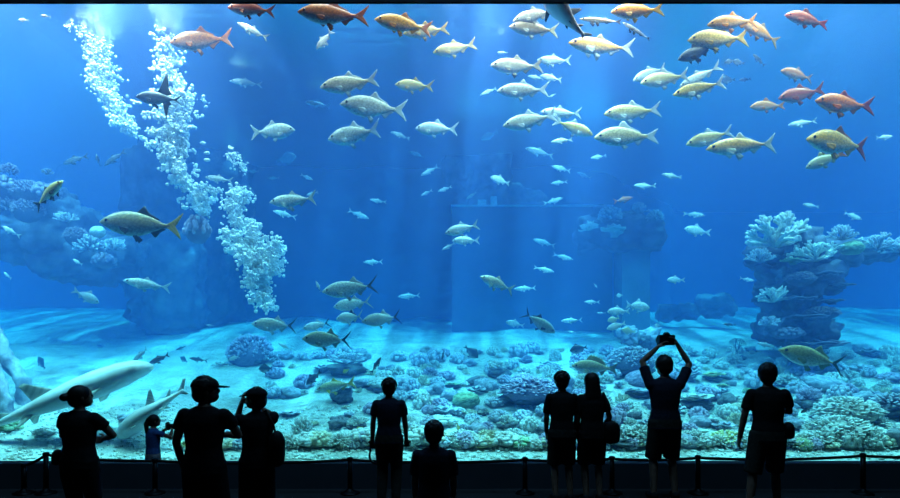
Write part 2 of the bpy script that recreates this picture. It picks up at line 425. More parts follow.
def small_mesh(kind, var):
    if (kind, var) not in _fs:
        ps = fish_pieces(kind, (0, .22, -.22)[var]); mb = MB(); mi = []
        for key, (v, f) in ps.items():
            nm = key if isinstance(key, str) else key[0]
            mb.add(v, f); mi += [0 if nm == 'body' else 2 if nm == 'eye' else 1] * len(f)
        me = mb.mesh('small_fish', None)
        for q in (SKIN, FIN, EYE): me.materials.append(q)
        me.polygons.foreach_set('material_index', mi); me.update(); _fs[kind, var] = me
    return _fs[kind, var]
def fish_frame(h, t, Y, yaw):
    """pose from the pixel of the snout and the pixel of the tail end"""
    Y = min(Y, (SURF_Z - .25 - ZC) * F_PX / max(1.0, HOR - min(h[1], t[1])))   # stay under the water surface
    a, b = P(*h, Y), P(*t, Y); c = (a + b) / 2; d = a - b; Ln = d.length
    ln = Ln / max(0.35, math.cos(yaw))
    d.normalize(); d = (d + Vector((0, math.tan(yaw), 0))).normalized()   # positive yaw: snout turned away from the glass
    X = -d; Z = Vector((0, 0, 1)); Z = (Z - X * Z.dot(X)); 
    if Z.length < .2: Z = Vector((1, 0, 0)) - X * X.x
    Z.normalize(); Yv = Z.cross(X)
    M = Matrix((X, Yv, Z)).transposed().to_4x4(); M.translation = c
    return M, ln
def fish(h, t, Y, kind, col, label, fin=None, tail=None, dors=None, belly=.7, yaw=None, var=None, group=None, name=None, fat=1.0):
    yaw = random.uniform(-.2, .2) if yaw is None else yaw
    var = random.choice((0, 1, 2)) if var is None else var
    M, ln = fish_frame(h, t, Y, yaw)
    nm = name or {'carp': 'carp', 'jack': 'jack_fish', 'slim': 'slender_fish', 'snapper': 'snapper', 'oval': 'surgeonfish', 'spiny': 'spiny_finned_fish', 'tallfin': 'tall_finned_fish', 'remora': 'remora'}[kind]
    r = empty(nm); r.matrix_world = M @ Matrix.Diagonal((ln, ln * fat, ln * fat, 1))
    tag(r, label, 'fish', group)
    fin = fin or col
    for key, me in fish_meshes(kind, var).items():
        pn = key if isinstance(key, str) else key[0]
        o = bpy.data.objects.new(pn, me); COL.objects.link(o); o.parent = r
        c = {'body': col, 'tail_fin': tail or fin, 'dorsal_fin': dors or fin}.get(pn, fin)
        o.color = (*c, belly)
    return r
def small(h, t, Y, kind, col, label, belly=.6, group=None, var=None, name='reef_fish', yaw=None):
    M, ln = fish_frame(h, t, Y, random.uniform(-.3, .3) if yaw is None else yaw)
    me = small_mesh(kind, random.choice((0, 1, 2)) if var is None else var)
    o = bpy.data.objects.new(name, me); COL.objects.link(o); o.matrix_world = M @ Matrix.Diagonal((ln, ln, ln, 1))
    o.color = (*col, belly); tag(o, label, 'fish', group); return o
ORB = (.60, .20, .04); ORG = (.78, .30, .07); GLD = (.90, .46, .03); PGD = (.80, .56, .18); SIL = (.64, .63, .58); WHT = (.82, .83, .82)
RED = (.62, .10, .04); DRD = (.50, .09, .03); BRN = (.40, .32, .21); DRK = (.03, .035, .045); PAL = (.70, .74, .74); GRY = (.34, .36, .36); PNK = (.78, .30, .11)
# snout, tail end, distance, kind, colour, label, extras --- the fish near the glass
G1 = 'fish near the glass in the upper water'
NEAR = [
 ((171, 44), (232, 37), 12.2, 'carp', ORB, 'orange-brown fish swimming just right of the second bubble plume top', dict(belly=.5, fat=1.1, fin=PNK)),
 ((228, 8), (275, 11), 11.7, 'carp', DRD, 'reddish fish touching the water surface, the leftmost of the surface fish', dict(belly=.7, tail=(.6, .15, .10))),
 ((238, 24), (268, 38), 14.2, 'slim', PAL, 'slim pale blue fish tilted head up under the leftmost surface fish', {}),
 ((299, 15), (368, 16), 11.7, 'carp', ORB, 'large brown-orange fish with orange tail under the water surface', dict(belly=.7, tail=(.75, .28, .10), fin=(.55, .22, .12))),
 ((317, 51), (331, 30), 13.2, 'slim', WHT, 'small white fish diving head down below the large brown-orange fish', dict(fat=1.3)),
 ((375, 21), (432, 28), 11.8, 'carp', GLD, 'golden fish with orange tail crossing in front of a pale fish', dict(tail=(.85, .35, .10), dors=(.7, .35, .12))),
 ((403, 34), (449, 28), 12.5, 'carp', PGD, 'pale fish half hidden behind the golden fish with orange tail', {}),
 ((433, 54), (476, 44), 12.6, 'carp', PGD, 'pale golden-grey fish alone right of and below the golden fish pair', dict(belly=.5)),
 ((320, 88), (379, 80), 12.2, 'carp', (.78, .68, .50), 'silvery tan fish, upper of the two big silvery fish in mid water', dict(fin=PAL, tail=PAL)),
 ((341, 106), (407, 109), 12.2, 'carp', SIL, 'silver-white fish right below the silvery tan one', dict(fin=PAL, belly=1, fat=1.1)),
 ((395, 84), (434, 88), 12.9, 'carp', PGD, 'short creamy fish right of the silvery tan fish', dict(fat=1.05)),
 ((327, 138), (382, 132), 12.6, 'carp', SIL, 'broad silver fish with pale fins under the two big silvery ones', dict(fin=WHT, belly=1, fat=1.15)),
 ((295, 130), (251, 133), 13.0, 'carp', PAL, 'silver fish heading to the right, its white tail to the left', dict(fin=WHT, belly=1, fat=1.2)),
 ((415, 127), (458, 131), 12.9, 'carp', WHT, 'white fish facing left in the middle of the upper water', dict(belly=1, fat=1.05)),
 ((513, 21), (556, 10), 12.2, 'carp', SIL, 'grey-silver fish behind the black and white big-finned fish', dict(belly=.6)),
 ((509, 28), (559, 30), 11.9, 'carp', BRN, 'brownish grey fish with pale forked tail below the grey-silver one', dict(tail=(.8, .75, .6), fin=PAL)),
 ((611, 12), (663, 11), 11.7, 'carp', GLD, 'yellow-gold fish with pale forked tail right under the surface', dict(tail=PGD, fin=PGD)),
 ((568, 44), (633, 50), 12.0, 'slim', GLD, 'long yellow fish with white fins and white tail', dict(fin=WHT, tail=WHT, fat=1.2, dors=(.5, .35, .15))),
 ((490, 67), (543, 66), 12.2, 'carp', (.55, .45, .32), 'tan fish with long tan tail above the silver black-eyed fish', dict(belly=.8)),
 ((537, 60), (571, 61), 12.9, 'slim', PAL, 'pale blue-white fish right of the tan fish tail', dict(fat=1.25, belly=1)),
 ((540, 76), (562, 80), 13.0, 'carp', WHT, 'white fish showing mostly its forked tail behind the tan fish', dict(var=0)),
 ((497, 91), (549, 90), 12.1, 'carp', (.62, .58, .50), 'silver fish with grey-brown back below the tan fish', dict(tail=WHT, fin=PAL, belly=1)),
 ((503, 126), (556, 116), 12.1, 'carp', (.60, .56, .44), 'silver-gold fish at the front of the trio in the middle', dict(fin=WHT, belly=1)),
 ((540, 113), (581, 114), 12.8, 'slim', WHT, 'white fish behind the silver-gold one of the middle trio', dict(belly=1, fat=1.2)),
 ((593, 135), (553, 121), 12.5, 'carp', PGD, 'creamy fish of the middle trio, facing right with head lowered', dict(fin=WHT, belly=1)),
 ((633, 81), (668, 66), 12.8, 'carp', WHT, 'white fish with tall back fin behind the creamy yellow one', dict(fin=WHT, belly=1)),
 ((640, 84), (690, 74), 12.3, 'carp', (.90, .74, .38), 'creamy yellow fish in front of the white one with the tall fin', dict(fin=WHT, belly=1)),
 ((680, 86), (719, 68), 12.7, 'slim', WHT, 'white fish with raised tail right behind the yellow fish', dict(fin=WHT, belly=1, fat=1.1)),
 ((674, 94), (724, 83), 12.1, 'slim', (.90, .58, .12), 'yellow fish with white fins in front of the white one with raised tail', dict(fin=WHT, tail=WHT, fat=1.25)),
 ((604, 114), (660, 111), 12.3, 'carp', (.88, .68, .30), 'cream-gold fish, upper of the stacked pair right of the middle trio', dict(fin=WHT, tail=WHT, belly=1)),
 ((594, 138), (660, 135), 12.0, 'snapper', (.74, .60, .33), 'deep-bodied gold fish with clear scales, lower of the stacked pair', dict(fin=WHT, tail=WHT, belly=.8, fat=.85)),
 ((708, 24), (758, 20), 12.1, 'carp', (.90, .44, .10), 'golden-orange fish just under the surface behind the large cream one', dict(belly=.8)),
 ((688, 40), (748, 38), 12.0, 'carp', (.90, .64, .20), 'large cream-gold fish with long tail above the dark blue fish', dict(fat=1.1)),
 ((739, 24), (783, 40), 12.2, 'carp', (.88, .42, .07), 'golden fish slanting down to the right with a whitish tail', dict(tail=PGD, dors=(.45, .35, .2))),
 ((783, 17), (832, 22), 11.9, 'snapper', (.55, .14, .07), 'dark red-brown fish with red tail alone under the surface at right', dict(tail=(.65, .10, .07), dors=(.35, .10, .08), fat=.8)),
 ((779, 72), (816, 77), 12.6, 'carp', PNK, 'pinkish fish, topmost of the reddish group at right', dict(fin=(.5, .3, .25))),
 ((778, 99), (823, 90), 12.4, 'carp', DRD, 'dull red fish between the pinkish one and the bright orange-red one', dict(belly=.35, fat=1.1)),
 ((812, 103), (874, 106), 12.0, 'carp', (.92, .22, .015), 'bright orange-red fish with dark red tail', dict(tail=(.55, .06, .03), dors=(.45, .07, .05), belly=.35, fat=1.05)),
 ((750, 107), (786, 105), 12.6, 'snapper', (.78, .34, .13), 'small salmon-coloured fish left of the dull red one', dict(fat=.85)),
 ((805, 140), (873, 146), 12.0, 'carp', (.86, .48, .10), 'golden fish with deep red tail under the bright orange-red fish', dict(tail=(.50, .08, .04), dors=(.45, .16, .08), fat=1.2)),
 ((806, 168), (844, 153), 12.5, 'snapper', (.62, .58, .38), 'small olive-grey fish under the golden one with the red tail', dict(tail=PNK, fat=.85)),
 ((687, 144), (732, 132), 12.6, 'carp', (.86, .62, .26), 'pale gold fish with tall white fin, behind its orange-gold neighbour', dict(fin=WHT, dors=WHT)),
 ((708, 148), (776, 143), 12.2, 'slim', (.90, .44, .09), 'orange-gold fish with dark-edged tail in front of the pale gold one', dict(fin=(.75, .70, .6), fat=1.2)),
 ((100, 222), (185, 228), 11.9, 'carp', (.34, .27, .15), 'large dark scaled carp-like fish with black back fin and yellow tail', dict(tail=(.75, .50, .12), dors=(.04, .035, .03), fin=(.05, .045, .04), belly=.35, fat=1.0, name='scaled_carp')),
 ((125, 281), (170, 288), 13.0, 'slim', PAL, 'pale slim fish under the large dark scaled fish', {}),
 ((269, 202), (318, 199), 12.6, 'slim', SIL, 'silver fish with grey back right of the bubble clusters', dict(fat=1.25, belly=1)),
 ((322, 292), (379, 285), 12.6, 'jack', (.50, .50, .46), 'silver jack with dark-edged tail, topmost of the school', dict(tail=(.10, .12, .14), fat=.95)),
 ((333, 307), (372, 301), 13.2, 'jack', SIL, 'pale silver jack close under the topmost one of the school', dict(belly=1)),
 ((336, 319), (364, 316), 13.1, 'jack', SIL, 'short silver jack with dark back fin in the heart of the school', dict(dors=DRK, fat=1.3)),
 ((362, 322), (401, 316), 12.7, 'jack', SIL, 'silver jack with black crescent tail, rightmost of the school', dict(tail=DRK, fat=1.1)),
 ((252, 324), (297, 326), 12.7, 'jack', SIL, 'silver jack with dark tail swimming left of the school', dict(tail=(.06, .09, .12), belly=1)),
 ((303, 339), (351, 340), 12.2, 'jack', (.36, .36, .26), 'olive-grey jack with dark crescent tail, lowest of the school', dict(tail=DRK, fat=1.1, belly=.6)),
 ((303, 329), (330, 322), 13.3, 'jack', PAL, 'pale little jack with dark tail behind the olive-grey one', dict(tail=DRK)),
 ((445, 234), (479, 224), 13.0, 'carp', SIL, 'grey-silver fish, upper of the close pair in open blue water', dict(belly=1)),
 ((452, 241), (480, 240), 13.3, 'carp', WHT, 'whitish fish right below the grey-silver one of the close pair', dict(belly=1)),
 ((480, 277), (515, 290), 12.8, 'slim', (.70, .62, .46), 'cream fish slanting down to the right below the sunken ledge', dict(fat=1.3, belly=1)),
 ((555, 333), (523, 312), 13.4, 'jack', (.28, .30, .26), 'dark olive fish with long tail raised, head down to the right', dict(tail=DRK, fin=DRK, belly=.4)),
 ((316, 390), (355, 382), 12.8, 'slim', (.62, .52, .28), 'tan fish with yellow fins over the barrel-shaped coral', dict(fin=(.85, .65, .10), tail=(.85, .65, .10), fat=1.3)),
 ((306, 385), (321, 371), 13.2, 'snapper', (.06, .08, .12), 'dark striped little fish left of the tan yellow-finned fish', dict(belly=.2, fin=DRK)),
 ((572, 366), (617, 369), 12.6, 'spiny', (.52, .40, .20), 'tan fish with spiny raised back fin above the standing couple', dict(fin=(.6, .5, .3), tail=(.35, .32, .22), belly=.6)),
 ((780, 350), (846, 366), 12.0, 'jack', (.50, .40, .18), 'large yellowish jack with dark forked tail right of the man with the hip pouch', dict(tail=(.10, .11, .08), fin=(.35, .34, .18), belly=.7, fat=.95)),
]
for h, t, Y, kd, c, lab, ex in NEAR:
    yy = (h[1] + t[1]) / 2
    fish(h, t, Y + (min(.7, (yy - 14) * .025) if yy > 14 else 0), kd, c, lab, **ex)
fish((580, 17), (620, 24), 11.9, 'remora', (.62, .50, .36), 'long thin brown fish behind the black and white big-finned fish', fin=(.25, .2, .18), belly=.8)
fish((622, 24), (651, 38), 12.2, 'remora', (.20, .28, .40), 'thin dark blue fish slanting down right of the long thin brown fish', fin=DRK)
fish((677, 61), (717, 44), 12.6, 'slim', (.06, .09, .14), 'dark blue fish below the large cream-gold fish', fin=DRK, belly=.15, fat=1.4)
fish((66, 182), (29, 206), 12.2, 'slim', (.70, .58, .22), 'yellow and black banded fish slanting down to the left', fin=DRK, dors=DRK, tail=DRK, belly=.5, fat=1.2, name='banded_fish')
fish((137, 98), (179, 98), 12.6, 'tallfin', (.04, .05, .08), 'dark fish with one tall raised fin in front of the second bubble plume', fin=DRK, belly=.25, name='tall_finned_fish', fat=1.25)
# ------------------------------------------------------------------ small and distant fish
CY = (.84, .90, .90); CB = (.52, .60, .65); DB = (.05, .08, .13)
FAR = [
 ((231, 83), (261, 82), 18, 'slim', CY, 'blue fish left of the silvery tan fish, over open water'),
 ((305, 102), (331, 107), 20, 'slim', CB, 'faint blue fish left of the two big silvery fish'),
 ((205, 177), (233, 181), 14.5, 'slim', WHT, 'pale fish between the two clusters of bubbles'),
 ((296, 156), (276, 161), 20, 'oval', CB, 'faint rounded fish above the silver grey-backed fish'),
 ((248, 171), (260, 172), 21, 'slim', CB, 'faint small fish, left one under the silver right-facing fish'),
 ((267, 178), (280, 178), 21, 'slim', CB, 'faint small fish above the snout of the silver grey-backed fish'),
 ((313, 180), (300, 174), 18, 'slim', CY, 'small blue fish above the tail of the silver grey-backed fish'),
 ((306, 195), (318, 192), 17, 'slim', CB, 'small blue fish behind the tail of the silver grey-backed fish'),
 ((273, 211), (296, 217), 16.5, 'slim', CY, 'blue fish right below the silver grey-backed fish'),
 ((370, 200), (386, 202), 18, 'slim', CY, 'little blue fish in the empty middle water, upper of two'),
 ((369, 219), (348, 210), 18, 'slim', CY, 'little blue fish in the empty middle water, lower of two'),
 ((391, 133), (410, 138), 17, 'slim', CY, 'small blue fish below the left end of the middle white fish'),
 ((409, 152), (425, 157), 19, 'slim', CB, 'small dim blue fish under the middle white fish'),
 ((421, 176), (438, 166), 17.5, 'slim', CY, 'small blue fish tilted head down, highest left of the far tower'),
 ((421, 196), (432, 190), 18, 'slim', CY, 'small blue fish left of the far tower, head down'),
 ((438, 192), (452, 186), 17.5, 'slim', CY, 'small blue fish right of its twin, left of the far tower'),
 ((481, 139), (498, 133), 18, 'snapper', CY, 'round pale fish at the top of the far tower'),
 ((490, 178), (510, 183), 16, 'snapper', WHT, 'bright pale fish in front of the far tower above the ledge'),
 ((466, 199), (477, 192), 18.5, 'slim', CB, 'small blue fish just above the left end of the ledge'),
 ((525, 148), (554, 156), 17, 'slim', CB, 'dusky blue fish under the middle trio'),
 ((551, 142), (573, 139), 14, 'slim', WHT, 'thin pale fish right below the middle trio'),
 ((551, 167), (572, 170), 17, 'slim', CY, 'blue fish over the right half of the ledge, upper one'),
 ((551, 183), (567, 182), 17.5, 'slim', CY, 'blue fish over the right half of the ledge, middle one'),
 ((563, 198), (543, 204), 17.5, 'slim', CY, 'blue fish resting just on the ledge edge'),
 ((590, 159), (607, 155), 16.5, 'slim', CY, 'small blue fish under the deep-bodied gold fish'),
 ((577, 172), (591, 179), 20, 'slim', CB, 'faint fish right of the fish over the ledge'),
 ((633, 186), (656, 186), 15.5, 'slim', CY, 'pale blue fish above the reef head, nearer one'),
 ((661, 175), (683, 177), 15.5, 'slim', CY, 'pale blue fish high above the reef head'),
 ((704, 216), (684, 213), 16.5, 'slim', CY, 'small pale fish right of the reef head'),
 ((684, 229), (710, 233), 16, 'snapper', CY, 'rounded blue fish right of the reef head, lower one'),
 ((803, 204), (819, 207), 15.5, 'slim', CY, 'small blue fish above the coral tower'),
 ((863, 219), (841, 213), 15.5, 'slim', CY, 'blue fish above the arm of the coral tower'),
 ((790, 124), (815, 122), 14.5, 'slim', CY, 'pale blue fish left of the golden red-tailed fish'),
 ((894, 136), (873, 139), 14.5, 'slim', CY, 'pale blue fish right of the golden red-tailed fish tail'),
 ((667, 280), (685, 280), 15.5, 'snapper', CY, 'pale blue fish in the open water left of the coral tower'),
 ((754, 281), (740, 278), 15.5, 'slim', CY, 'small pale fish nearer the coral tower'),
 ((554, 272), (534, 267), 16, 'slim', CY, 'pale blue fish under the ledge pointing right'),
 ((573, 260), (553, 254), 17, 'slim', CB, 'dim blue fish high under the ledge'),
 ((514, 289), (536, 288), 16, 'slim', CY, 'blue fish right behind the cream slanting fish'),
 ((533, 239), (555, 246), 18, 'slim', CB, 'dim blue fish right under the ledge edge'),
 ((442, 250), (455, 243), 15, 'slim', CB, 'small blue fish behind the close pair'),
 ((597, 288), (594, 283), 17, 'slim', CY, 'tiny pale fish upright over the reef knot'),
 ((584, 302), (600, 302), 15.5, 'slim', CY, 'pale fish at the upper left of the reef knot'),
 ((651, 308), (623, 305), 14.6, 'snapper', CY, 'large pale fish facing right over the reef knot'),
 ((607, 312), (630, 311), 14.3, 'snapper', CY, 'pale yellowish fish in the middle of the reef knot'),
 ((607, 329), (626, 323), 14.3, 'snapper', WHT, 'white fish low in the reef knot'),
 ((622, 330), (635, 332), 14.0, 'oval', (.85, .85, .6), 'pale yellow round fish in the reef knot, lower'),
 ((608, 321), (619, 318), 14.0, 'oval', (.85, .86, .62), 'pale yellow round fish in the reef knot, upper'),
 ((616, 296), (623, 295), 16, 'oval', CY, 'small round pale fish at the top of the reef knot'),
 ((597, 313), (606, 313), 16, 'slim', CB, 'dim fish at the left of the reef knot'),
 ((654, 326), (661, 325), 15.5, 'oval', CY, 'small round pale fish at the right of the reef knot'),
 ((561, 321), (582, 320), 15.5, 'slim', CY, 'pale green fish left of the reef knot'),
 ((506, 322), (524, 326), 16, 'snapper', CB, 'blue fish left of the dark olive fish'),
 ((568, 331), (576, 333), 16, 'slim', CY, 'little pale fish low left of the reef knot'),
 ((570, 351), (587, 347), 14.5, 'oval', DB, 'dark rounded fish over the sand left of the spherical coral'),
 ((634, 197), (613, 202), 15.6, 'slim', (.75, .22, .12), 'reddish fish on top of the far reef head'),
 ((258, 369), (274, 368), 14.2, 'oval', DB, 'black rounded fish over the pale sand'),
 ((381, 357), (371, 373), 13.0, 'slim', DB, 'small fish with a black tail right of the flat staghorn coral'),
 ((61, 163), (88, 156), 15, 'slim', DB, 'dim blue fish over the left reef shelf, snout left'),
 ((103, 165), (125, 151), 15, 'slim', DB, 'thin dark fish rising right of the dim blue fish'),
 ((97, 154), (99, 166), 15, 'slim', DB, 'tiny dark upright fish beside the thin dark rising fish'),
 ((2, 226), (19, 236), 14, 'slim', CY, 'pale fish at the left edge beneath the reef shelf'),
 ((72, 259), (83, 265), 14.5, 'slim', CY, 'little pale fish under the tip of the reef shelf'),
 ((3, 272), (12, 279), 15, 'slim', CY, 'tiny pale fish at the left edge in the bright water'),
 ((97, 303), (75, 290), 14, 'snapper', CB, 'grey-blue fish in the bright left water heading down right'),
 ((206, 325), (214, 326), 15.5, 'slim', CY, 'tiny pale fish over the sand left of the dark coral hill'),
 ((37, 357), (46, 369), 16, 'oval', DB, 'dark fish right of the leaning columns'),
 ((96, 346), (106, 346), 18, 'slim', DB, 'faint dark fish above the large pale shark'),
 ((131, 361), (151, 348), 13.8, 'slim', CB, 'pale blue fish above the head of the large pale shark'),
 ((147, 364), (171, 354), 13.4, 'slim', (.12, .12, .16), 'dusky fish with forked tail right at the shark head'),
 ((176, 350), (186, 346), 16, 'slim', DB, 'small dark fish right of the dusky forked-tail fish'),
 ((190, 358), (207, 361), 16, 'slim', DB, 'dark slim fish left of the pale coral on the sand'),
 ((180, 357), (188, 362), 17, 'oval', DB, 'dim little fish left of the dark slim fish'),
 ((228, 360), (240, 356), 14.0, 'jack', WHT, 'pale fish with dark tail over the coral on the sand'),
 ((278, 343), (292, 350), 15, 'slim', WHT, 'white thin fish in front of the dark coral hill'),
 ((363, 262), (383, 262), 17, 'slim', CY, 'blue fish in open water above the jack school'),
 ((398, 297), (420, 295), 17, 'slim', CB, 'dim pale fish right of the jack school'),
 ((316, 281), (321, 292), 13.6, 'slim', PAL, 'pale fish tail on just left of the topmost jack'),
 ((480, 95), (497, 88), 15, 'slim', CB, 'blue fish behind the snout of the silver grey-brown-backed fish'),
 ((527, 77), (545, 78), 14.5, 'slim', CB, 'blue fish behind the silver and the white fish'),
 ((549, 97), (556, 94), 15, 'slim', CB, 'small blue fish at the tail of the silver grey-brown-backed fish'),
 ((497, 52), (508, 53), 16, 'slim', CB, 'tiny faint fish left of the tan long-tailed fish'),
 ((725, 62), (734, 61), 16, 'oval', DB, 'dim round fish in the distance, left of a close pair'),
 ((733, 61), (744, 64), 16, 'oval', DB, 'dim round fish in the distance, right of a close pair'),
 ((720, 80), (735, 80), 16, 'oval', DB, 'dim fish under the distant close pair, left'),
 ((738, 81), (752, 78), 16, 'slim', DB, 'dim fish under the distant close pair, right'),
 ((753, 54), (765, 66), 16, 'slim', DB, 'dim slim fish slanting down right of the distant close pair'),
 ((17, 19), (30, 21), 12.2, 'slim', WHT, 'tiny silver fish left of the first bubble plume, upper left'),
 ((40, 15), (51, 17), 12.2, 'slim', WHT, 'tiny silver fish left of the first bubble plume, nearer it'),
 ((478, 358), (465, 346), 15, 'oval', DB, 'dark blue fish above the reef slope'),
 ((723, 324), (736, 325), 15, 'slim', DB, 'dark little fish left of the base of the coral tower'),
 ((757, 343), (775, 347), 14.5, 'slim', CB, 'dim slim fish left of the yellowish jack'),
 ((801, 413), (811, 407), 12.2, 'jack', DRK, 'black little fish in front of the table of finger coral'),
 ((839, 373), (845, 378), 13.5, 'slim', DB, 'black thin fish above the table of finger coral'),
 ((459, 431), (457, 423), 11.9, 'oval', (.75, .55, .12), 'tiny yellow fish upright over the front corals'),
 ((356, 430), (363, 427), 12.0, 'oval', (.85, .6, .1), 'tiny yellow fish by the pale branching coral'),
 ((343, 373), (349, 369), 12.9, 'oval', (.8, .72, .2), 'yellow little fish on the barrel-shaped coral'),
 ((534, 432), (546, 430), 11.9, 'oval', DB, 'dark blue fish low beside the couple, over pale mounds'),
 ((442, 360), (444, 350), 14, 'jack', DB, 'dark upright fish left of the blue reef rocks'),
 ((724, 357), (716, 363), 14, 'slim', CY, 'pale fish dipping behind the photographer, over the corals'),
]
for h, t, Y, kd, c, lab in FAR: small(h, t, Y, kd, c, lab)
# ------------------------------------------------------------------ sharks and the big-finned fish
SH_R = [(0, .004), (.03, .030), (.08, .048), (.18, .064), (.3, .070), (.42, .066), (.56, .050), (.7, .032), (.82, .019), (.9, .013), (1, .008)]
def shark_parts(B, fat=1.0, pecl=.16):
    nr, ns = 40, 20; v = []; f = []
    def bd(p):
        x, y, z = p; return (x, y + B * math.sin((x + .5) * PI * 1.3) * (x + .5), z)
    for j in range(nr + 1):
        s = j / nr; r = ip(s, SH_R) * fat; x = -.5 + s * .93
        for i in range(ns):
            a = 2 * PI * i / ns; sn = math.sin(a)
            v.append(bd((x, r * 1.12 * math.cos(a) * (1.25 if s < .1 else 1), r * sn * (1.0 if sn > 0 else .82) - (0.012 * (1 - s / .1) if s < .1 else 0))))
    for j in range(nr):
        for i in range(ns):
            q = (i + 1) % ns; f.append((j * ns + i, (j + 1) * ns + i, (j + 1) * ns + q, j * ns + q))
    f.append(tuple(range(ns))); f.append(tuple(nr * ns + i for i in range(ns))[::-1])
    outp = {'body': (v, f)}
    def plate(root0, root1, tip, chord, t0=.008, nu=6, nv=7, sweep=0.0):
        r0, r1, tp = Vector(root0), Vector(root1), Vector(tip); V = []; F = []
        nrm = (r1 - r0).cross(tp - r0).normalized()
        for sg in (1, -1):
            for j in range(nv + 1):
                w = j / nv
                for i in range(nu + 1):
                    u = i / nu; a = r0.lerp(r1, u); e = tp + (r1 - r0) * (u - .5) * chord
                    p = a.lerp(e, w) + (r1 - r0) * (sweep * w * (1 - w) * (1 - u))
                    V.append(bd(p + nrm * sg * (t0 * (1 - w) * (1 - abs(u - .4)) + .0012)))
        n1 = (nu + 1) * (nv + 1)
        for j in range(nv):
            for i in range(nu):
                a = j * (nu + 1) + i; b = a + 1; c = b + nu + 1; e = a + nu + 1
                F.append((a, b, c, e)); F.append((n1 + a, n1 + e, n1 + c, n1 + b))
        rim = [i for i in range(nu + 1)] + [(j + 1) * (nu + 1) - 1 for j in range(1, nv + 1)] + [nv * (nu + 1) + i for i in range(nu - 1, -1, -1)] + [j * (nu + 1) for j in range(nv - 1, 0, -1)]
        for a, b in zip(rim, rim[1:] + rim[:1]): F.append((a, n1 + a, n1 + b, b))
        return V, F
    g = fat
    outp['dorsal_fin', 0] = plate((-.02, 0, .052 * g), (.10, 0, .036 * g), (.12, 0, .125 * g), .25)
    outp['dorsal_fin', 1] = plate((.22, 0, .022 * g), (.28, 0, .014 * g), (.31, 0, .055 * g), .3)
    outp['tail_fin'] = plate((.36, 0, .012), (.42, 0, -.012), (.50, 0, .105), .5)
    outp['lower_tail_lobe'] = plate((.36, 0, 0), (.42, 0, 0.004), (.445, 0, -.06), .4)
    for sg in (1, -1):
        outp['pectoral_fin', sg] = plate((-.27, sg * .055 * g, -.02 * g), (-.17, sg * .055 * g, -.025 * g), (-.14, sg * (.055 * g + pecl), -.07), .35)
        outp['pelvic_fin', sg] = plate((.10, sg * .025 * g, -.02 * g), (.16, sg * .02 * g, -.018 * g), (.17, sg * .075, -.06), .35)
        mb = MB().ball((-.44, sg * .047 * g, .008 * g), .006, 10, 8); outp['eye', sg] = (mb.v, mb.f)
    return outp
def shark(h, t, Y, label, col, belly, yaw, B, name='shark', cat='shark', fincol=None, fat=1.0, pecl=.16):
    M, ln = fish_frame(h, t, Y, yaw); r = empty(name); r.matrix_world = M @ Matrix.Diagonal((ln, ln, ln, 1)); tag(r, label, cat)
    for key, (v, f) in shark_parts(B, fat, pecl).items():
        pn = key if isinstance(key, str) else key[0]
        mb = MB(); mb.add(v, f); o = mb.build(pn, SHARK_SKIN if pn == 'body' else EYE if pn == 'eye' else FIN, r)
        o.color = (*(col if pn == 'body' else fincol or col), belly)
    return r
shark((148, 364), (-34, 438), 11.9, 'long pale shark behind the woman with the hair bun, head up to the right', (.78, .79, .78), .9, .1, .04, fincol=(.66, .66, .60), fat=1.1, pecl=.10)
shark((115, 438), (190, 386), 11.65, 'pale shark behind the girl at the glass, head down to the left', (.70, .72, .74), .8, .15, -.05, fincol=(.66, .68, .68), fat=1.7, pecl=.10)
shark((541, -9), (588, 37), 11.5, 'black and white big-finned fish cut by the top edge of the window', (.012, .014, .02), 1.0, -.2, .05, name='big_finned_fish', cat='fish', fincol=(.03, .035, .05), fat=2.3, pecl=.20)
# ------------------------------------------------------------------ reef: corals, rocks, plumes
def coral_mat(name, base, tip, scale=14.0, lo=.72):
    """colour from base to growing tips by the mesh's own 'tip' attribute, mottled"""
    m, nt, out = newmat(name); L = nt.links
    b = nd(nt, 'ShaderNodeBsdfPrincipled', i_Roughness=0.9); b.inputs['Specular IOR Level'].default_value = .1
    at = nd(nt, 'ShaderNodeAttribute', attribute_name='tip'); tc = nd(nt, 'ShaderNodeTexCoord')
    nz = nd(nt, 'ShaderNodeTexNoise', i_Scale=scale, i_Detail=3.0); L.new(tc.outputs['Object'], nz.inputs['Vector'])
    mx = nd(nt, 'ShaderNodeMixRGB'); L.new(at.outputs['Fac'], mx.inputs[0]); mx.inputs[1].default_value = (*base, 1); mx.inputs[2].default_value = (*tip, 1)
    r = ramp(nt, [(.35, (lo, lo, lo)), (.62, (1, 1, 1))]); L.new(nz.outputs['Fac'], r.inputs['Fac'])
    mu = nd(nt, 'ShaderNodeMixRGB', blend_type='MULTIPLY'); mu.inputs[0].default_value = 1; L.new(mx.outputs[0], mu.inputs[1]); L.new(r.outputs['Color'], mu.inputs[2])
    L.new(mu.outputs[0], b.inputs['Base Color'])
    bp = nd(nt, 'ShaderNodeBump', i_Strength=.5, i_Distance=.03); L.new(nz.outputs['Fac'], bp.inputs['Height']); L.new(bp.outputs['Normal'], b.inputs['Normal'])
    L.new(b.outputs['BSDF'], out.inputs['Surface']); return m
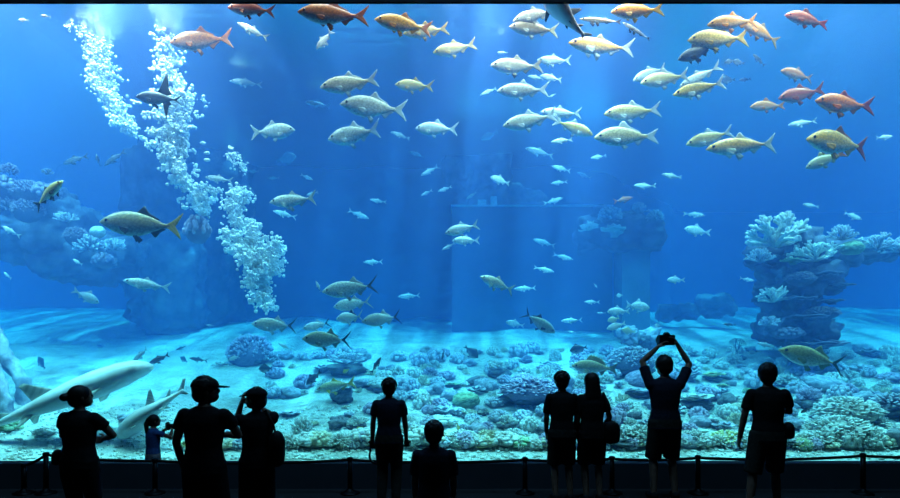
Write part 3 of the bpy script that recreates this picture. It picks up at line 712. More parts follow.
CM = {
 'pale':   coral_mat('pale_coral', (.58, .54, .48), (.97, .95, .90)),
 'tan':    coral_mat('tan_coral', (.56, .45, .30), (.96, .86, .66)),
 'yellow': coral_mat('yellow_coral', (.56, .46, .16), (.96, .88, .48)),
 'blue':   coral_mat('blue_coral', (.26, .27, .36), (.80, .80, .90)),
 'purple': coral_mat('purple_coral', (.27, .21, .32), (.74, .62, .80)),
 'green':  coral_mat('green_coral', (.20, .26, .12), (.60, .78, .48)),
 'dim':    coral_mat('dim_mauve_coral', (.12, .10, .15), (.42, .35, .48)),
 'tower':  coral_mat('tower_rock', (.10, .09, .13), (.36, .32, .42), 5.0),
 'dark':   coral_mat('dark_reef', (.13, .13, .16), (.38, .37, .40), 6.0),
}
def attr(me, vals):
    a = me.attributes.new('tip', 'FLOAT', 'POINT'); a.data.foreach_set('value', vals)
def dirs(n, up=0.0, seed=0):
    """evenly spread directions on the upper dome"""
    r = random.Random(seed); o = []; g = PI * (3 - 5 ** .5)
    for i in range(n):
        z = up + (1 - up) * (i + .5) / n; q = math.sqrt(1 - z * z); a = g * i
        d = Vector((q * math.cos(a), q * math.sin(a), z)) + Vector((r.uniform(-1, 1), r.uniform(-1, 1), r.uniform(-1, 1))) * .16
        o.append(d.normalized())
    return o
def lump(seed, amp=.25, fr=1.6, nu=28, nv=18, flat=1.0, amp2=.08):
    mb = MB().ball((0, 0, 0), 1.0, nu, nv); o = Vector((seed * 3.7, seed * 1.9, seed * 7.1))
    mb.v = [p * (1 + amp * noise.noise(p * fr + o) + amp2 * noise.noise(p * fr * 4 + o)) for p in mb.v]
    mb.v = [Vector((p.x, p.y, p.z * flat)) for p in mb.v]; return mb
_cm = {}
def m_branching(seed):
    """bushy staghorn clump, unit radius: stout twigs forking again and again"""
    r = random.Random(seed); mb = MB(); tip = []
    def grow(p, d, l, w, n, t):
        q = p + d * l; b = len(mb.v); mb.tube([p, p.lerp(q, .6), q, q + d * w * .7], [w, w * .95, w * .88, w * .3], 6)
        t2 = min(1, t + .34); tip.extend([t] * 6 + [(t + t2) / 2] * 6 + [t2] * 12)
        if n:
            for k in range(3 if n > 1 else 2):
                e = (d + Vector((r.uniform(-1, 1), r.uniform(-1, 1), r.uniform(-.35, .9))) * .75).normalized(); grow(q - d * w * .4, e, l * r.uniform(.62, .85), w * .84, n - 1, t2)
    for d in dirs(10, .15, seed): grow(d * .05, d, r.uniform(.30, .40), .066, 3, 0)
    mx = max(v.length for v in mb.v); mb.v = [Vector((p.x / mx * 1.08, p.y / mx * 1.08, max(p.z / mx, -.06))) for p in mb.v]; return mb, tip
def m_carpet(seed):
    """low dome closely covered with small knobs"""
    r = random.Random(seed); mb = lump(seed, .12, 1.6, 20, 12, .8, .05); mb.v = [p * .86 for p in mb.v]; tip = [.1] * len(mb.v)
    for d in dirs(300, -.02, seed):
        ln = 1 + .10 * noise.noise(d * 3 + Vector((seed, 0, 0))); b = d * .8 * ln; e = d * ln * r.uniform(.92, 1.02); w = r.uniform(.030, .052)
        mb.tube([Vector((b.x, b.y, b.z * .9)), Vector((e.x, e.y, e.z * .9)), Vector((e.x * 1.03, e.y * 1.03, e.z * .93 + .02))], [w, w * 1.15, w * .5], 5); tip += [.1] * 5 + [.8] * 5 + [1] * 5
    return mb, tip
def m_finger(seed):
    """dense stubby fingers all over a dome"""
    r = random.Random(seed); mb = MB(); tip = []
    for d in dirs(110, -.05, seed):
        ln = r.uniform(.86, 1.02); j = Vector((r.uniform(-1, 1), r.uniform(-1, 1), r.uniform(-.2, 1))) * .05
        mb.tube([d * .5, d * ln * .9 + j, d * ln + j * 1.3, d * (ln + .03) + j * 1.3], [.05, .066, .06, .028], 6); tip += [0] * 6 + [.55] * 6 + [1] * 12
    return mb, tip
def m_table(seed):
    """flat table of many short fingers on a spreading plate"""
    r = random.Random(seed); mb = MB(); tip = []
    n = 30; prof = [(.16, -.55), (.2, -.3), (.55, -.12), (.95, .0), (1.0, .04), (.93, .07), (.5, .08), (.02, .1)]
    k0 = len(mb.v); mb.lathe(prof, n); 
    mb.v = [Vector((p.x * (1 + .13 * noise.noise((p.x * 2 + seed, p.y * 2, 3))), p.y * (1 + .13 * noise.noise((p.x * 2, p.y * 2 + seed, 8))), p.z)) for p in mb.v]
    tip += [.1] * (3 * n) + [.4] * (len(mb.v) - 3 * n)
    for i in range(120):
        a = 2.39996 * i; q = math.sqrt((i + .5) / 120) * .97; p = Vector((q * math.cos(a), q * math.sin(a), .04))
        l = r.uniform(.13, .22) * (1 - .25 * q); d = Vector((p.x * .5 + r.uniform(-.3, .3), p.y * .5 + r.uniform(-.3, .3), 1)).normalized()
        mb.tube([p, p + d * l * .7, p + d * l], [.045, .042, .022], 5); tip += [.3] * 5 + [.8] * 5 + [1] * 5
    return mb, tip
def m_plate(seed):
    """tiers of thin ruffled plates on a short stalk"""
    r = random.Random(seed); mb = MB(); tip = []; n = 32
    for k in range(3):
        cx, cy, R, z = (0, 0, 1.0, .18) if k == 0 else (r.uniform(-.4, .4), r.uniform(-.5, .1), r.uniform(.45, .65), (-.02, .34)[k - 1])
        b = len(mb.v)
        mb.lathe([(R * .12, z - .26), (R * .4, z - .12), (R * .8, z - .02), (R, z + .05), (R * .97, z + .09), (R * .75, z + .04), (R * .35, z - .02), (R * .02, z - .05)], n)
        for i in range(b, len(mb.v)):
            p = mb.v[i]; a = math.atan2(p.y, p.x); q = math.hypot(p.x, p.y) / R; s = 1 + .12 * q * math.sin(a * 3 + seed + k) + .06 * q * math.sin(a * 7 + seed * 2)
            mb.v[i] = Vector((cx + p.x * s, cy + p.y * s * .9, p.z + .07 * q * math.sin(a * 5 + seed) + .02 * math.sin(a * 11)))
            tip.append(min(1, .25 + .75 * q) if (i - b) // n > 2 else .15)
    b = len(mb.v); mb.tube([(0, 0, -.4), (0, 0, .15)], [.3, .18], 10); tip += [.1] * (len(mb.v) - b)
    return mb, tip
def m_brain(seed):
    mb = lump(seed, .10, 1.3, 40, 26, .85, 0); tip = []
    for i, p in enumerate(mb.v):
        w = math.sin(9 * noise.noise(p * 2.3 + Vector((seed, 1, 2))) * 3); mb.v[i] = p * (1 + .02 * w); tip.append(.5 + .5 * w if p.z > -.3 else .1)
    return mb, tip
def m_bumpy(seed):
    """massive coral made of many rounded knobs"""
    r = random.Random(seed); mb = lump(seed, .1, 1.4, 16, 10, .7, .05); mb.v = [p * .8 for p in mb.v]; tip = [.2] * len(mb.v)
    for d in dirs(46, -.1, seed):
        c = Vector((d.x, d.y, d.z * .75)) * r.uniform(.76, .9); b = len(mb.v); s = r.uniform(.13, .23)
        mb.ball(c, s, 8, 6); tip += [min(1, max(0, .5 + .5 * (p - c).dot(d) / s)) for p in mb.v[b:]]
    return mb, tip
def m_rock(seed):
    mb = lump(seed, .42, 1.5, 34, 22, .72, .16)
    return mb, [min(1, max(0, .15 + .55 * p.z + .6 * noise.noise(p * 5))) for p in mb.v]
def m_cup(seed):
    mb = MB().lathe([(.25, -.3), (.5, 0), (.95, .35), (1.0, .42), (.9, .40), (.5, .16), (.05, .08)], 26)
    mb.v = [Vector((p.x * (1 + .05 * math.sin(5 * math.atan2(p.y, p.x))), p.y, p.z)) for p in mb.v]; return mb, [.1 if i < 52 else .9 if i < 130 else .4 for i in range(len(mb.v))]
def m_fan(seed):
    """upright sea fan, a lattice of thin twigs in one plane"""
    r = random.Random(seed); mb = MB(); tip = []
    def grow(p, a, l, w, n):
        q = p + Vector((math.sin(a) * l, r.uniform(-.03, .03), math.cos(a) * l)); b = len(mb.v); mb.tube([p, q], [w, w * .8], 5); tip.extend([.2] * (len(mb.v) - b))
        if n:
            for s in (-1, 0, 1) if n % 2 else (-1, 1): grow(q, a + s * r.uniform(.25, .5), l * .8, w * .75, n - 1)
    grow(Vector((0, 0, -.2)), 0, .45, .05, 6); return mb, tip
SHAPES = dict(branching=m_branching, carpet=m_carpet, finger=m_finger, table=m_table, plate=m_plate, brain=m_brain, bumpy=m_bumpy, rock=m_rock, cup=m_cup, fan=m_fan)
def shape(kind, seed):
    if (kind, seed) not in _cm:
        mb, tip = SHAPES[kind](seed); me = mb.mesh(kind + '_coral', None); attr(me, tip); _cm[kind, seed] = me
    return _cm[kind, seed]
_cv = {}
def shape_col(kind, seed, col):
    if (kind, seed, col) not in _cv:
        me = shape(kind, seed).copy(); me.materials.append(CM[col]); _cv[kind, seed, col] = me
    return _cv[kind, seed, col]
NAMES = dict(branching='branching_coral', carpet='knobbly_coral', finger='finger_coral', table='table_coral', plate='plate_coral', brain='brain_coral', bumpy='knobbly_coral', rock='reef_rock', cup='cup_coral', fan='sea_fan')
RS = random.Random(3)
def coral_at(p, R, kind, col, label, hz=1.0, group=None, cat=None, rot=None, name=None, sink=.0, seed=None):
    o = bpy.data.objects.new(name or NAMES[kind], shape_col(kind, RS.randrange(4) if seed is None else seed, col)); COL.objects.link(o)
    o.location = (p[0], p[1], p[2] - sink); o.scale = (R, R, R * hz); o.rotation_euler = (0, 0, RS.uniform(0, 6.28) if rot is None else rot)
    tag(o, label, cat or ('rock' if kind == 'rock' else 'coral'), group); return o
PED = {'branching': .0, 'carpet': .1, 'finger': .12, 'table': .55, 'plate': .35, 'brain': .4, 'bumpy': .35, 'rock': .3, 'cup': .3, 'fan': .15}
PLACED = []
def free(x, y, w, f):
    p = on_floor(x, y); R = w * p.y / F_PX / 2
    return all((p.x - q[0]) ** 2 + (p.y - q[1]) ** 2 > (f * (R + q[2])) ** 2 for q in PLACED)
def coral(x, y, w, kind, col, label, hz=1.0, base=None, **kw):
    """x, y: pixel of its foot on the bed, w: its width in pixels; base: dark rock it grows on (height in widths)"""
    p = on_floor(x, y); R = w * p.y / F_PX / 2; lift = 0.0
    if p.y < GLASS_Y + .42 + R:
        Y = GLASS_Y + .42 + R; X = (x - 450) * Y / F_PX; p = Vector((X, Y, floor_z(X, Y)))
    PLACED.append((p.x, p.y, R))
    if base:
        h = base * 2 * R
        o = coral_at((p.x, p.y + R * .15, p.z + h * .35), R * .8, 'rock', 'dark', 'dark reef rock carrying ' + ('the ' + label if not label.startswith(('the ', 'a ')) else label), hz=max(.5, h / (R * 1.1)), **({}))
        lab = o['label'].split(); o['label'] = ' '.join(lab[:16]); lift = h * .85
    return coral_at((p.x, p.y, p.z + lift + PED[kind] * R * hz * .8), R, kind, col, label, hz=hz, **kw)
# foot x, foot y, width, kind, colour, label, height factor, dark base
REEF = [
 (462, 459, 42, 'carpet', 'pale', 'pale mound of dense fingers right beside the short-haired child', .62, 0),
 (488, 450, 38, 'branching', 'tan', 'bright tan staghorn clump behind the rope right of the child', .85, 0),
 (481, 461, 15, 'cup', 'yellow', 'small yellowish round coral low behind the rope', .6, 0),
 (504, 462, 38, 'bumpy', 'pale', 'pale knobbly mound left of the post by the couple', .62, 0),
 (508, 428, 27, 'branching', 'pale', 'white-tipped branching coral on a dark foot left of the couple', .8, .18),
 (486, 430, 16, 'bumpy', 'purple', 'small purple knobbly coral left of the white-tipped branching one', 1, 0),
 (466, 406, 28, 'brain', 'green', 'green-tinted smooth dome coral in mid reef', .75, .1),
 (429, 413, 15, 'brain', 'purple', 'violet-blue round brain coral above the child', .95, 0),
 (442, 424, 34, 'bumpy', 'pale', 'pale low mound above and right of the child head', .5, 0),
 (470, 418, 20, 'branching', 'tan', 'tan-white tuft on dark rock below the green dome', .7, .2),
 (485, 415, 14, 'finger', 'pale', 'pale small finger tuft beside the tan-white one', .7, .2),
 (495, 406, 22, 'bumpy', 'blue', 'bluish knobbly coral left of the huge flat one', .8, 0),
 (530, 402, 64, 'carpet', 'purple', 'huge flat violet-blue coral behind the standing man of the couple', .5, .16),
 (521, 450, 26, 'bumpy', 'green', 'greenish pale mound behind the rope left of the couple', .75, 0),
 (537, 458, 24, 'finger', 'pale', 'pale finger mound touching the left of the couple', .6, 0),
 (499, 378, 27, 'branching', 'pale', 'pale branching coral crowning a dark blue rock', .8, .4),
 (452, 388, 20, 'plate', 'green', 'small pale green plate coral left of the dark blue rocks', .5, .1),
 (447, 379, 18, 'bumpy', 'purple', 'purple knobbly coral at the far edge of the reef, left', .9, 0),
 (553, 371, 20, 'finger', 'blue', 'blue round finger coral over the head of the standing man', .8, 0),
 (527, 362, 15, 'branching', 'purple', 'small purple branching coral behind the pale one on rock', .9, .1),
 (478, 384, 20, 'rock', 'dark', 'dark blue rock between the purple and the pale branching corals', .8, 0),
 (346, 437, 20, 'brain', 'pale', 'blue-white smooth boulder coral left of the man with bare arms', .6, 0),
 (358, 428, 27, 'branching', 'pale', 'pale branching coral beside the man with bare arms', .9, .12),
 (338, 426, 22, 'rock', 'dark', 'dark rock left of the pale branching coral by the man', .9, 0),
 (342, 402, 28, 'plate', 'tan', 'barrel-shaped dark coral with a pale rim under yellow fish', .6, .55),
 (346, 374, 46, 'branching', 'blue', 'flat blue staghorn table in the middle of the left reef', .65, .26),
 (290, 416, 24, 'plate', 'blue', 'layered blue plate coral on the sand', .6, 0),
 (274, 396, 22, 'bumpy', 'blue', 'dark blue lumpy coral on the sand, left of two', .8, 0),
 (291, 396, 22, 'rock', 'blue', 'dark blue lumpy rock on the sand, right of two', .8, 0),
 (250, 362, 46, 'carpet', 'purple', 'dark violet coral hill rising far back on the left', 1.0, .12),
 (270, 362, 22, 'finger', 'blue', 'blue finger coral at the right foot of the violet hill', .8, 0),
 (300, 360, 26, 'branching', 'blue', 'loose branching coral right of the violet hill', .8, 0),
 (318, 358, 16, 'bumpy', 'blue', 'small rounded coral behind the blue staghorn table', .8, 0),
 (382, 391, 30, 'bumpy', 'pale', 'pale lumpy coral left of the man with bare arms, shoulder high', .6, .15),
 (404, 385, 22, 'rock', 'blue', 'blue rock right of the man with bare arms, head high', .9, 0),
 (418, 398, 24, 'bumpy', 'blue', 'blue knobbly coral above the violet brain coral', .7, 0),
 (392, 372, 16, 'finger', 'blue', 'little blue finger coral above the man with bare arms', .9, 0),
 (430, 376, 18, 'finger', 'purple', 'violet tuft at the far edge of the reef in the middle', .9, 0),
 (222, 366, 24, 'branching', 'pale', 'pale low coral on the far sand left of the violet hill', .5, 0),
 (631, 376, 50, 'carpet', 'blue', 'spherical blue coral with white finger tips left of the raised camera', .72, .28),
 (638, 384, 26, 'brain', 'purple', 'round grooved brain coral by the photographer head', .9, 0),
 (638, 396, 30, 'plate', 'blue', 'blue flat plate coral at the photographer elbow', .5, .1),
 (696, 408, 40, 'plate', 'pale', 'wide pale plate coral right of the photographer', .5, .2),
 (713, 380, 24, 'plate', 'yellow', 'yellowish round plate coral, upper right of the photographer', .6, .12),
 (723, 387, 13, 'plate', 'yellow', 'little yellowish plate under the larger yellowish one', .6, 0),
 (737, 401, 19, 'plate', 'pale', 'pale plate coral of a close pair, upper', .6, .1),
 (739, 412, 18, 'brain', 'tan', 'pale dome coral of a close pair, lower', .7, .15),
 (728, 405, 18, 'rock', 'dark', 'dark rock left of the close pair of pale corals', 1.3, 0),
 (748, 393, 11, 'brain', 'green', 'small pale round coral left of the man with the hip pouch', .8, 0),
 (635, 417, 14, 'rock', 'dark', 'small dark boulder left of the photographer back', .8, 0),
 (620, 440, 22, 'rock', 'blue', 'blue boulder beside the woman with the shoulder bag', .9, 0),
 (634, 436, 20, 'bumpy', 'blue', 'blue knobbly coral between the woman and the photographer', .7, 0),
 (622, 457, 30, 'rock', 'dark', 'low dark rock behind the rope right of the woman', .55, 0),
 (637, 462, 26, 'bumpy', 'tan', 'low tan mound behind the rope left of the photographer', .45, 0),
 (702, 434, 16, 'cup', 'pale', 'pale ring-shaped cup coral right of the photographer', .8, 0),
 (700, 424, 20, 'rock', 'blue', 'blue rock above the ring-shaped cup coral', .8, 0),
 (712, 424, 14, 'rock', 'dark', 'dark stone right of the blue rock over the cup coral', .8, 0),
 (689, 430, 17, 'bumpy', 'purple', 'violet knobbly coral left of the cup coral', .8, 0),
 (687, 445, 24, 'brain', 'blue', 'blue dome coral by the photographer hip', .8, 0),
 (720, 446, 30, 'branching', 'tan', 'tan branching coral below the cup coral', .8, 0),
 (726, 460, 40, 'finger', 'yellow', 'yellowish finger coral behind the rope, centre right', .6, 0),
 (743, 452, 22, 'branching', 'pale', 'pale branching coral left of the man with the hip pouch', .8, 0),
 (700, 461, 26, 'bumpy', 'pale', 'pale low mound behind the post right of the photographer', .45, 0),
 (737, 358, 22, 'fan', 'dark', 'dark sea fan standing on the far sand', 1.0, .1),
 (690, 372, 24, 'bumpy', 'blue', 'blue coral mound right of the photographer arm', .8, .1),
 (670, 378, 20, 'bumpy', 'purple', 'violet mound behind the photographer head', .8, 0),
 (705, 392, 20, 'bumpy', 'blue', 'blue lumps under the yellowish plate', .8, 0),
 (848, 424, 62, 'carpet', 'pale', 'broad table of pale stubby fingers at right', .55, .2),
 (838, 461, 78, 'carpet', 'pale', 'large low bed of white knobbly coral behind the rope at right', .6, 0),
 (820, 452, 46, 'finger', 'pale', 'white finger bed at the back of the low knobbly one', .5, 0),
 (802, 450, 18, 'brain', 'green', 'round pale-topped boulder coral left of the low white bed', 1.0, 0),
 (808, 406, 36, 'branching', 'purple', 'mauve branching coral right of the man with the hip pouch', .9, .2),
 (890, 416, 40, 'finger', 'blue', 'round branching table at the right edge with a dark underside', .6, .3),
 (897, 455, 28, 'rock', 'dark', 'dark rock at the right edge by the rope', 1.2, 0),
 (892, 432, 20, 'bumpy', 'pale', 'pale knobbly coral at the right edge on dark rock', .6, .2),
 (797, 463, 40, 'bumpy', 'yellow', 'low yellowish coral beside the man with the hip pouch', .35, 0),
 (786, 386, 24, 'finger', 'pale', 'pale finger coral behind the head of the man with the pouch', .8, .1),
 (818, 388, 44, 'rock', 'blue', 'wide blue rock under the large yellowish jack', .55, 0),
 (862, 396, 20, 'rock', 'dark', 'dark rock above the broad table, right part', .8, 0),
 (876, 398, 16, 'rock', 'blue', 'blue stone right of the dark rock above the table', .8, 0),
 (790, 425, 24, 'rock', 'blue', 'blue rock at the elbow of the man with the pouch', .7, 0),
 (860, 372, 26, 'bumpy', 'blue', 'far blue mound right of the yellowish jack', .6, 0),
 (890, 380, 24, 'bumpy', 'purple', 'far violet mound near the right edge', .6, 0),
 (175, 436, 20, 'bumpy', 'pale', 'pale lumpy rock coral right of the girl at the glass', .7, 0),
 (186, 456, 20, 'finger', 'yellow', 'yellow coral low at the left side of the capped man', .7, 0),
 (226, 458, 26, 'bumpy', 'tan', 'tan low coral between the capped man and the one with a phone', .6, 0),
 (230, 446, 18, 'finger', 'pale', 'pale coral tuft between the capped man and the one with a phone', .7, 0),
 (50, 398, 26, 'bumpy', 'pale', 'pale coral lump behind the leaning columns, left', .7, 0),
 (66, 392, 22, 'finger', 'green', 'greenish coral tuft behind the leaning columns, right', .7, 0),
 (8, 430, 28, 'bumpy', 'green', 'greenish lumpy coral at the left edge under the shark', .7, 0),
 (46, 434, 24, 'bumpy', 'pale', 'pale coral under the belly of the long shark', .6, 0),
 (128, 420, 18, 'rock', 'blue', 'blue stone behind the head of the small shark', .8, 0),
]
for e in REEF: coral(*e)
# the many lesser stones and coral lumps between them
FR = random.Random(11); n_f = 0; tries = 0
GRP = [('rock', 'blue', 'small bluish stone lying among the reef corals', 'small bluish reef stones'), ('bumpy', 'blue', 'small knobbly blue coral lump among the reef corals', 'small blue coral lumps'),
       ('finger', 'pale', 'small pale tuft of finger coral among the reef corals', 'small pale coral tufts'), ('bumpy', 'pale', 'small pale knobbly coral lump among the reef corals', 'small pale coral lumps'), ('bumpy', 'purple', 'small mauve coral lump among the reef corals', 'small mauve coral lumps'),
       ('branching', 'pale', 'small pale branching coral among the reef corals', 'small pale branching corals'), ('plate', 'blue', 'small bluish plate coral among the reef corals', 'small bluish plate corals'), ('branching', 'tan', 'small tan branching coral among the reef corals', 'small tan branching corals')]
while n_f < 320:
    y = 350 + 106 * FR.random() ** .9; x = FR.uniform(262 if y < 430 else 200, 905)
    if x < 420 and FR.random() < .6: continue
    if 262 < x < 330 and y > 395 and FR.random() < .8: continue
    if 745 < x < 905 and y < 372 and FR.random() < .6: continue
    k = GRP[FR.randrange(8)]; w = FR.uniform(10, 27) * (.75 + .5 * (y - 350) / 110); tries += 1
    if not free(x, y, w, .72 if tries < 3000 else .55): continue
    coral(x, y, w, k[0], k[1], k[2], FR.uniform(.8, 1.35), 0, group=k[3]); n_f += 1
GRF = [('finger', 'pale', 'low pale finger coral mound in the front row behind the glass', 'front row of pale finger mounds'), ('bumpy', 'pale', 'low pale knobbly coral mound in the front row behind the glass', 'front row of pale knobbly mounds'), ('bumpy', 'tan', 'low tan knobbly coral mound in the front row behind the glass', 'front row of tan mounds'), ('branching', 'pale', 'low pale branching coral in the front row behind the glass', 'front row of pale branching corals')]
for i in range(64):
    k = GRF[(i * 7 + i // 5) % 4]; x = 290 + 620 * (i * .618 % 1); y = FR.uniform(438, 461)
    if x < 400: y = FR.uniform(450, 461)
    coral(x, y, FR.uniform(20, 40), k[0], k[1], k[2], FR.uniform(.5, .85), 0, group=k[3])
# rubble: uncountable bits of broken coral on the front bed
def rubble():
    mb = MB(); r = random.Random(5); tip = []
    for i in range(4200):
        X = r.uniform(-9.5, 9.5); Y = 11.15 + 2.6 * r.random() ** 1.6
        
        z = floor_z(X, Y); s = r.uniform(.012, .04); b = len(mb.v)
        mb.ball((X, Y, z + s * .3), s, 6, 4, (r.uniform(.7, 1.6), r.uniform(.7, 1.3), r.uniform(.5, 1))); t = r.choice((.3, .6, .8, 1, 1, 1)); tip += [t] * (len(mb.v) - b)
    me = mb.mesh('coral_rubble', CM['pale'], False); attr(me, tip); o = bpy.data.objects.new('coral_rubble', me); COL.objects.link(o)
    tag(o, 'scattered bits of broken pale coral covering the front of the sandy bed', 'rubble', kind='stuff')
rubble()
# ---- rock masses
def mass(name, label, boxes, col, cat='rock', fr=.9, amp=.45, sub=5):
    """craggy rock from blocks: each block is rounded, roughened and closed"""
    mb = MB(); tip = []
    for (c, s) in boxes:
        b = len(mb.v); q = MB().ball((0, 0, 0), 1, 84, 56); o = Vector(c)
        for p in q.v:
            m = max(abs(p.x), abs(p.y), abs(p.z)); p2 = p.lerp(p / m, .55); P3 = Vector((p2.x * s[0], p2.y * s[1], p2.z * s[2])) + o
            n = noise.noise(P3 * fr) * amp + noise.noise(P3 * fr * 2.7) * amp * .5 + noise.noise(P3 * fr * 6) * amp * .3 + noise.noise(P3 * fr * 15) * amp * .12
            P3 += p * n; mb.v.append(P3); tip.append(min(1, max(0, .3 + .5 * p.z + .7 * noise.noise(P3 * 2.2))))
        mb.f += [tuple(i + b for i in f) for f in q.f]
    me = mb.mesh(name, CM[col]); attr(me, tip); o = bpy.data.objects.new(name, me); COL.objects.link(o); tag(o, label, cat); return o
def blk(x0, x1, y0, y1, Y, dy):
    """block filling the pixel box x0..x1, y0..y1 at distance Y, dy deep"""
    a, b = P(x0, y1, Y), P(x1, y0, Y); return ((a + b) / 2 + Vector((0, dy / 2, 0)), ((b.x - a.x) / 2, dy / 2, (b.z - a.z) / 2))
# coral tower at right
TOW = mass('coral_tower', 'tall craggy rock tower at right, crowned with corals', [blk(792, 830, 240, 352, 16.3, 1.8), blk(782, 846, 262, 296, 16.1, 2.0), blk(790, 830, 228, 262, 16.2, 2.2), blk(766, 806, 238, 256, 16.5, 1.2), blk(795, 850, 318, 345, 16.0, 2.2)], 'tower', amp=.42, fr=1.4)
mass('rock_arm', 'rock arm reaching right from the coral tower to the edge', [blk(826, 872, 236, 262, 16.6, 1.4), blk(858, 925, 238, 256, 16.8, 1.6)], 'tower', amp=.22, fr=1.3)
TC = [
 (776, 246, 74, 'branching', 'pale', 'large loose branching coral on the upper left of the tower', 1.0),
 (760, 262, 34, 'branching', 'blue', 'smaller branching coral low on the left shoulder of the tower', .9),
 (815, 261, 56, 'branching', 'pale', 'dense branching coral at the front centre of the tower top', .9),
 (842, 240, 34, 'branching', 'blue', 'dim branching coral behind the dense one on the tower top', 1.0),
 (852, 248, 22, 'brain', 'green', 'green round coral on the tower arm', .75),
 (877, 250, 42, 'branching', 'blue', 'branching coral in the middle of the tower arm', 1.0),
 (900, 252, 36, 'branching', 'blue', 'branching coral at the right end of the tower arm', 1.0),
 (793, 262, 24, 'plate', 'green', 'greenish plate coral under the large branching one on the tower', .6),
 (773, 302, 38, 'branching', 'pale', 'white branching coral jutting from the left flank of the tower', 1.0),
 (769, 326, 26, 'branching', 'blue', 'small branching coral low on the left flank of the tower', .9),
 (800, 280, 30, 'carpet', 'dim', 'mauve coral cushion on the upper face of the tower', .6),
 (826, 276, 34, 'plate', 'dim', 'mauve plates under the dense branching coral on the tower', .6),
 (800, 300, 30, 'plate', 'dim', 'mauve plates in the middle of the tower face', .6),
 (822, 314, 34, 'carpet', 'dim', 'mauve coral cushion low on the right of the tower face', .5),
 (790, 334, 26, 'bumpy', 'dim', 'mauve lumps at the left foot of the tower', .7),
 (842, 286, 26, 'plate', 'dim', 'mauve plate coral on the right flank of the tower', .5),
 (832, 302, 26, 'plate', 'dim', 'mauve plate coral below the other on the right flank', .5),
 (810, 318, 44, 'plate', 'dim', 'broad mauve shelf across the lower front of the tower', .4),
 (820, 345, 52, 'plate', 'dim', 'wide mauve plate at the foot of the tower', .4),
]
for x, y, w, kd, c, lab, hz in TC:
    p = P(x, y, 15.9); coral_at(p, w * 15.9 / F_PX / 2, kd, c, lab, hz=hz)
# reef head on its pillar, centre right
mass('reef_outcrop', 'far reef head resting on a square pillar right of the ledge', [blk(582, 666, 216, 246, 19.8, 1.6), blk(600, 650, 208, 232, 20.0, 1.4)], 'tower', amp=.4, fr=.8)
PIL = simple('pillar_concrete', (.20, .24, .30), .9, var=.15, scale=1.5)
a, b = P(622, 345, 20.2), P(650, 250, 20.2)
tag(MB().box(a.x, b.x, 20.2, 21.2, floor_z(a.x, 20.5) - .3, b.z).build('square_pillar', PIL, None, False), 'square pale pillar carrying the far reef head', 'pillar')
for x, y, w, kd, c, lab in [(590, 230, 22, 'branching', 'pale', 'pale branching coral at the left end of the reef head'), (610, 219, 26, 'finger', 'blue', 'finger coral on top of the reef head'), (640, 213, 24, 'branching', 'purple', 'dark branching coral topping the reef head, right'), (655, 219, 18, 'finger', 'blue', 'small finger coral at the right end of the reef head'), (614, 232, 26, 'plate', 'pale', 'pale plate on the front of the reef head')]:
    p = P(x, y, 19.6); coral_at(p, w * 19.6 / F_PX / 2, kd, c, lab)
# the ledge: a sunken wall with a lighter top edge
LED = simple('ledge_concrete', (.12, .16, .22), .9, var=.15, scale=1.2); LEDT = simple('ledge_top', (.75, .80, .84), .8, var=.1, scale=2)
a, b = P(452, 205, 22.0), P(612, 205, 22.0)
led = empty('sunken_ledge', ((a.x + b.x) / 2, 22.6, 2.0)); tag(led, 'long straight sunken ledge with a pale top edge in mid tank', 'ledge')
def under(par, o): o.parent = par; o.matrix_parent_inverse = par.matrix_world.inverted() if False else Matrix.Translation(-par.location); return o
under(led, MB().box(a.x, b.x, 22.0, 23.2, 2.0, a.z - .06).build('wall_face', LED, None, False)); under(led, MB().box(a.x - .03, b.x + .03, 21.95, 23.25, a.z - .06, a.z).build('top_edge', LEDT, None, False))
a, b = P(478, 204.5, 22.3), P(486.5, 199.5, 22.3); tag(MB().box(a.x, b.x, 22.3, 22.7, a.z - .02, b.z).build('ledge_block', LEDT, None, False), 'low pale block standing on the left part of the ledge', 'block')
a, b = P(491, 204.5, 22.3), P(497, 196, 22.3); tag(MB().box(a.x, b.x, 22.3, 22.7, a.z - .02, b.z).build('ledge_block', LEDT, None, False), 'tall pale block beside the low one on the ledge', 'block')
mass('far_tower', 'dim rock tower rising behind the left end of the ledge', [blk(470, 508, 134, 225, 22.9, .8), blk(448, 480, 150, 215, 23.1, .6), blk(500, 545, 185, 215, 23.1, .6)], 'dark', amp=.5, fr=.7)
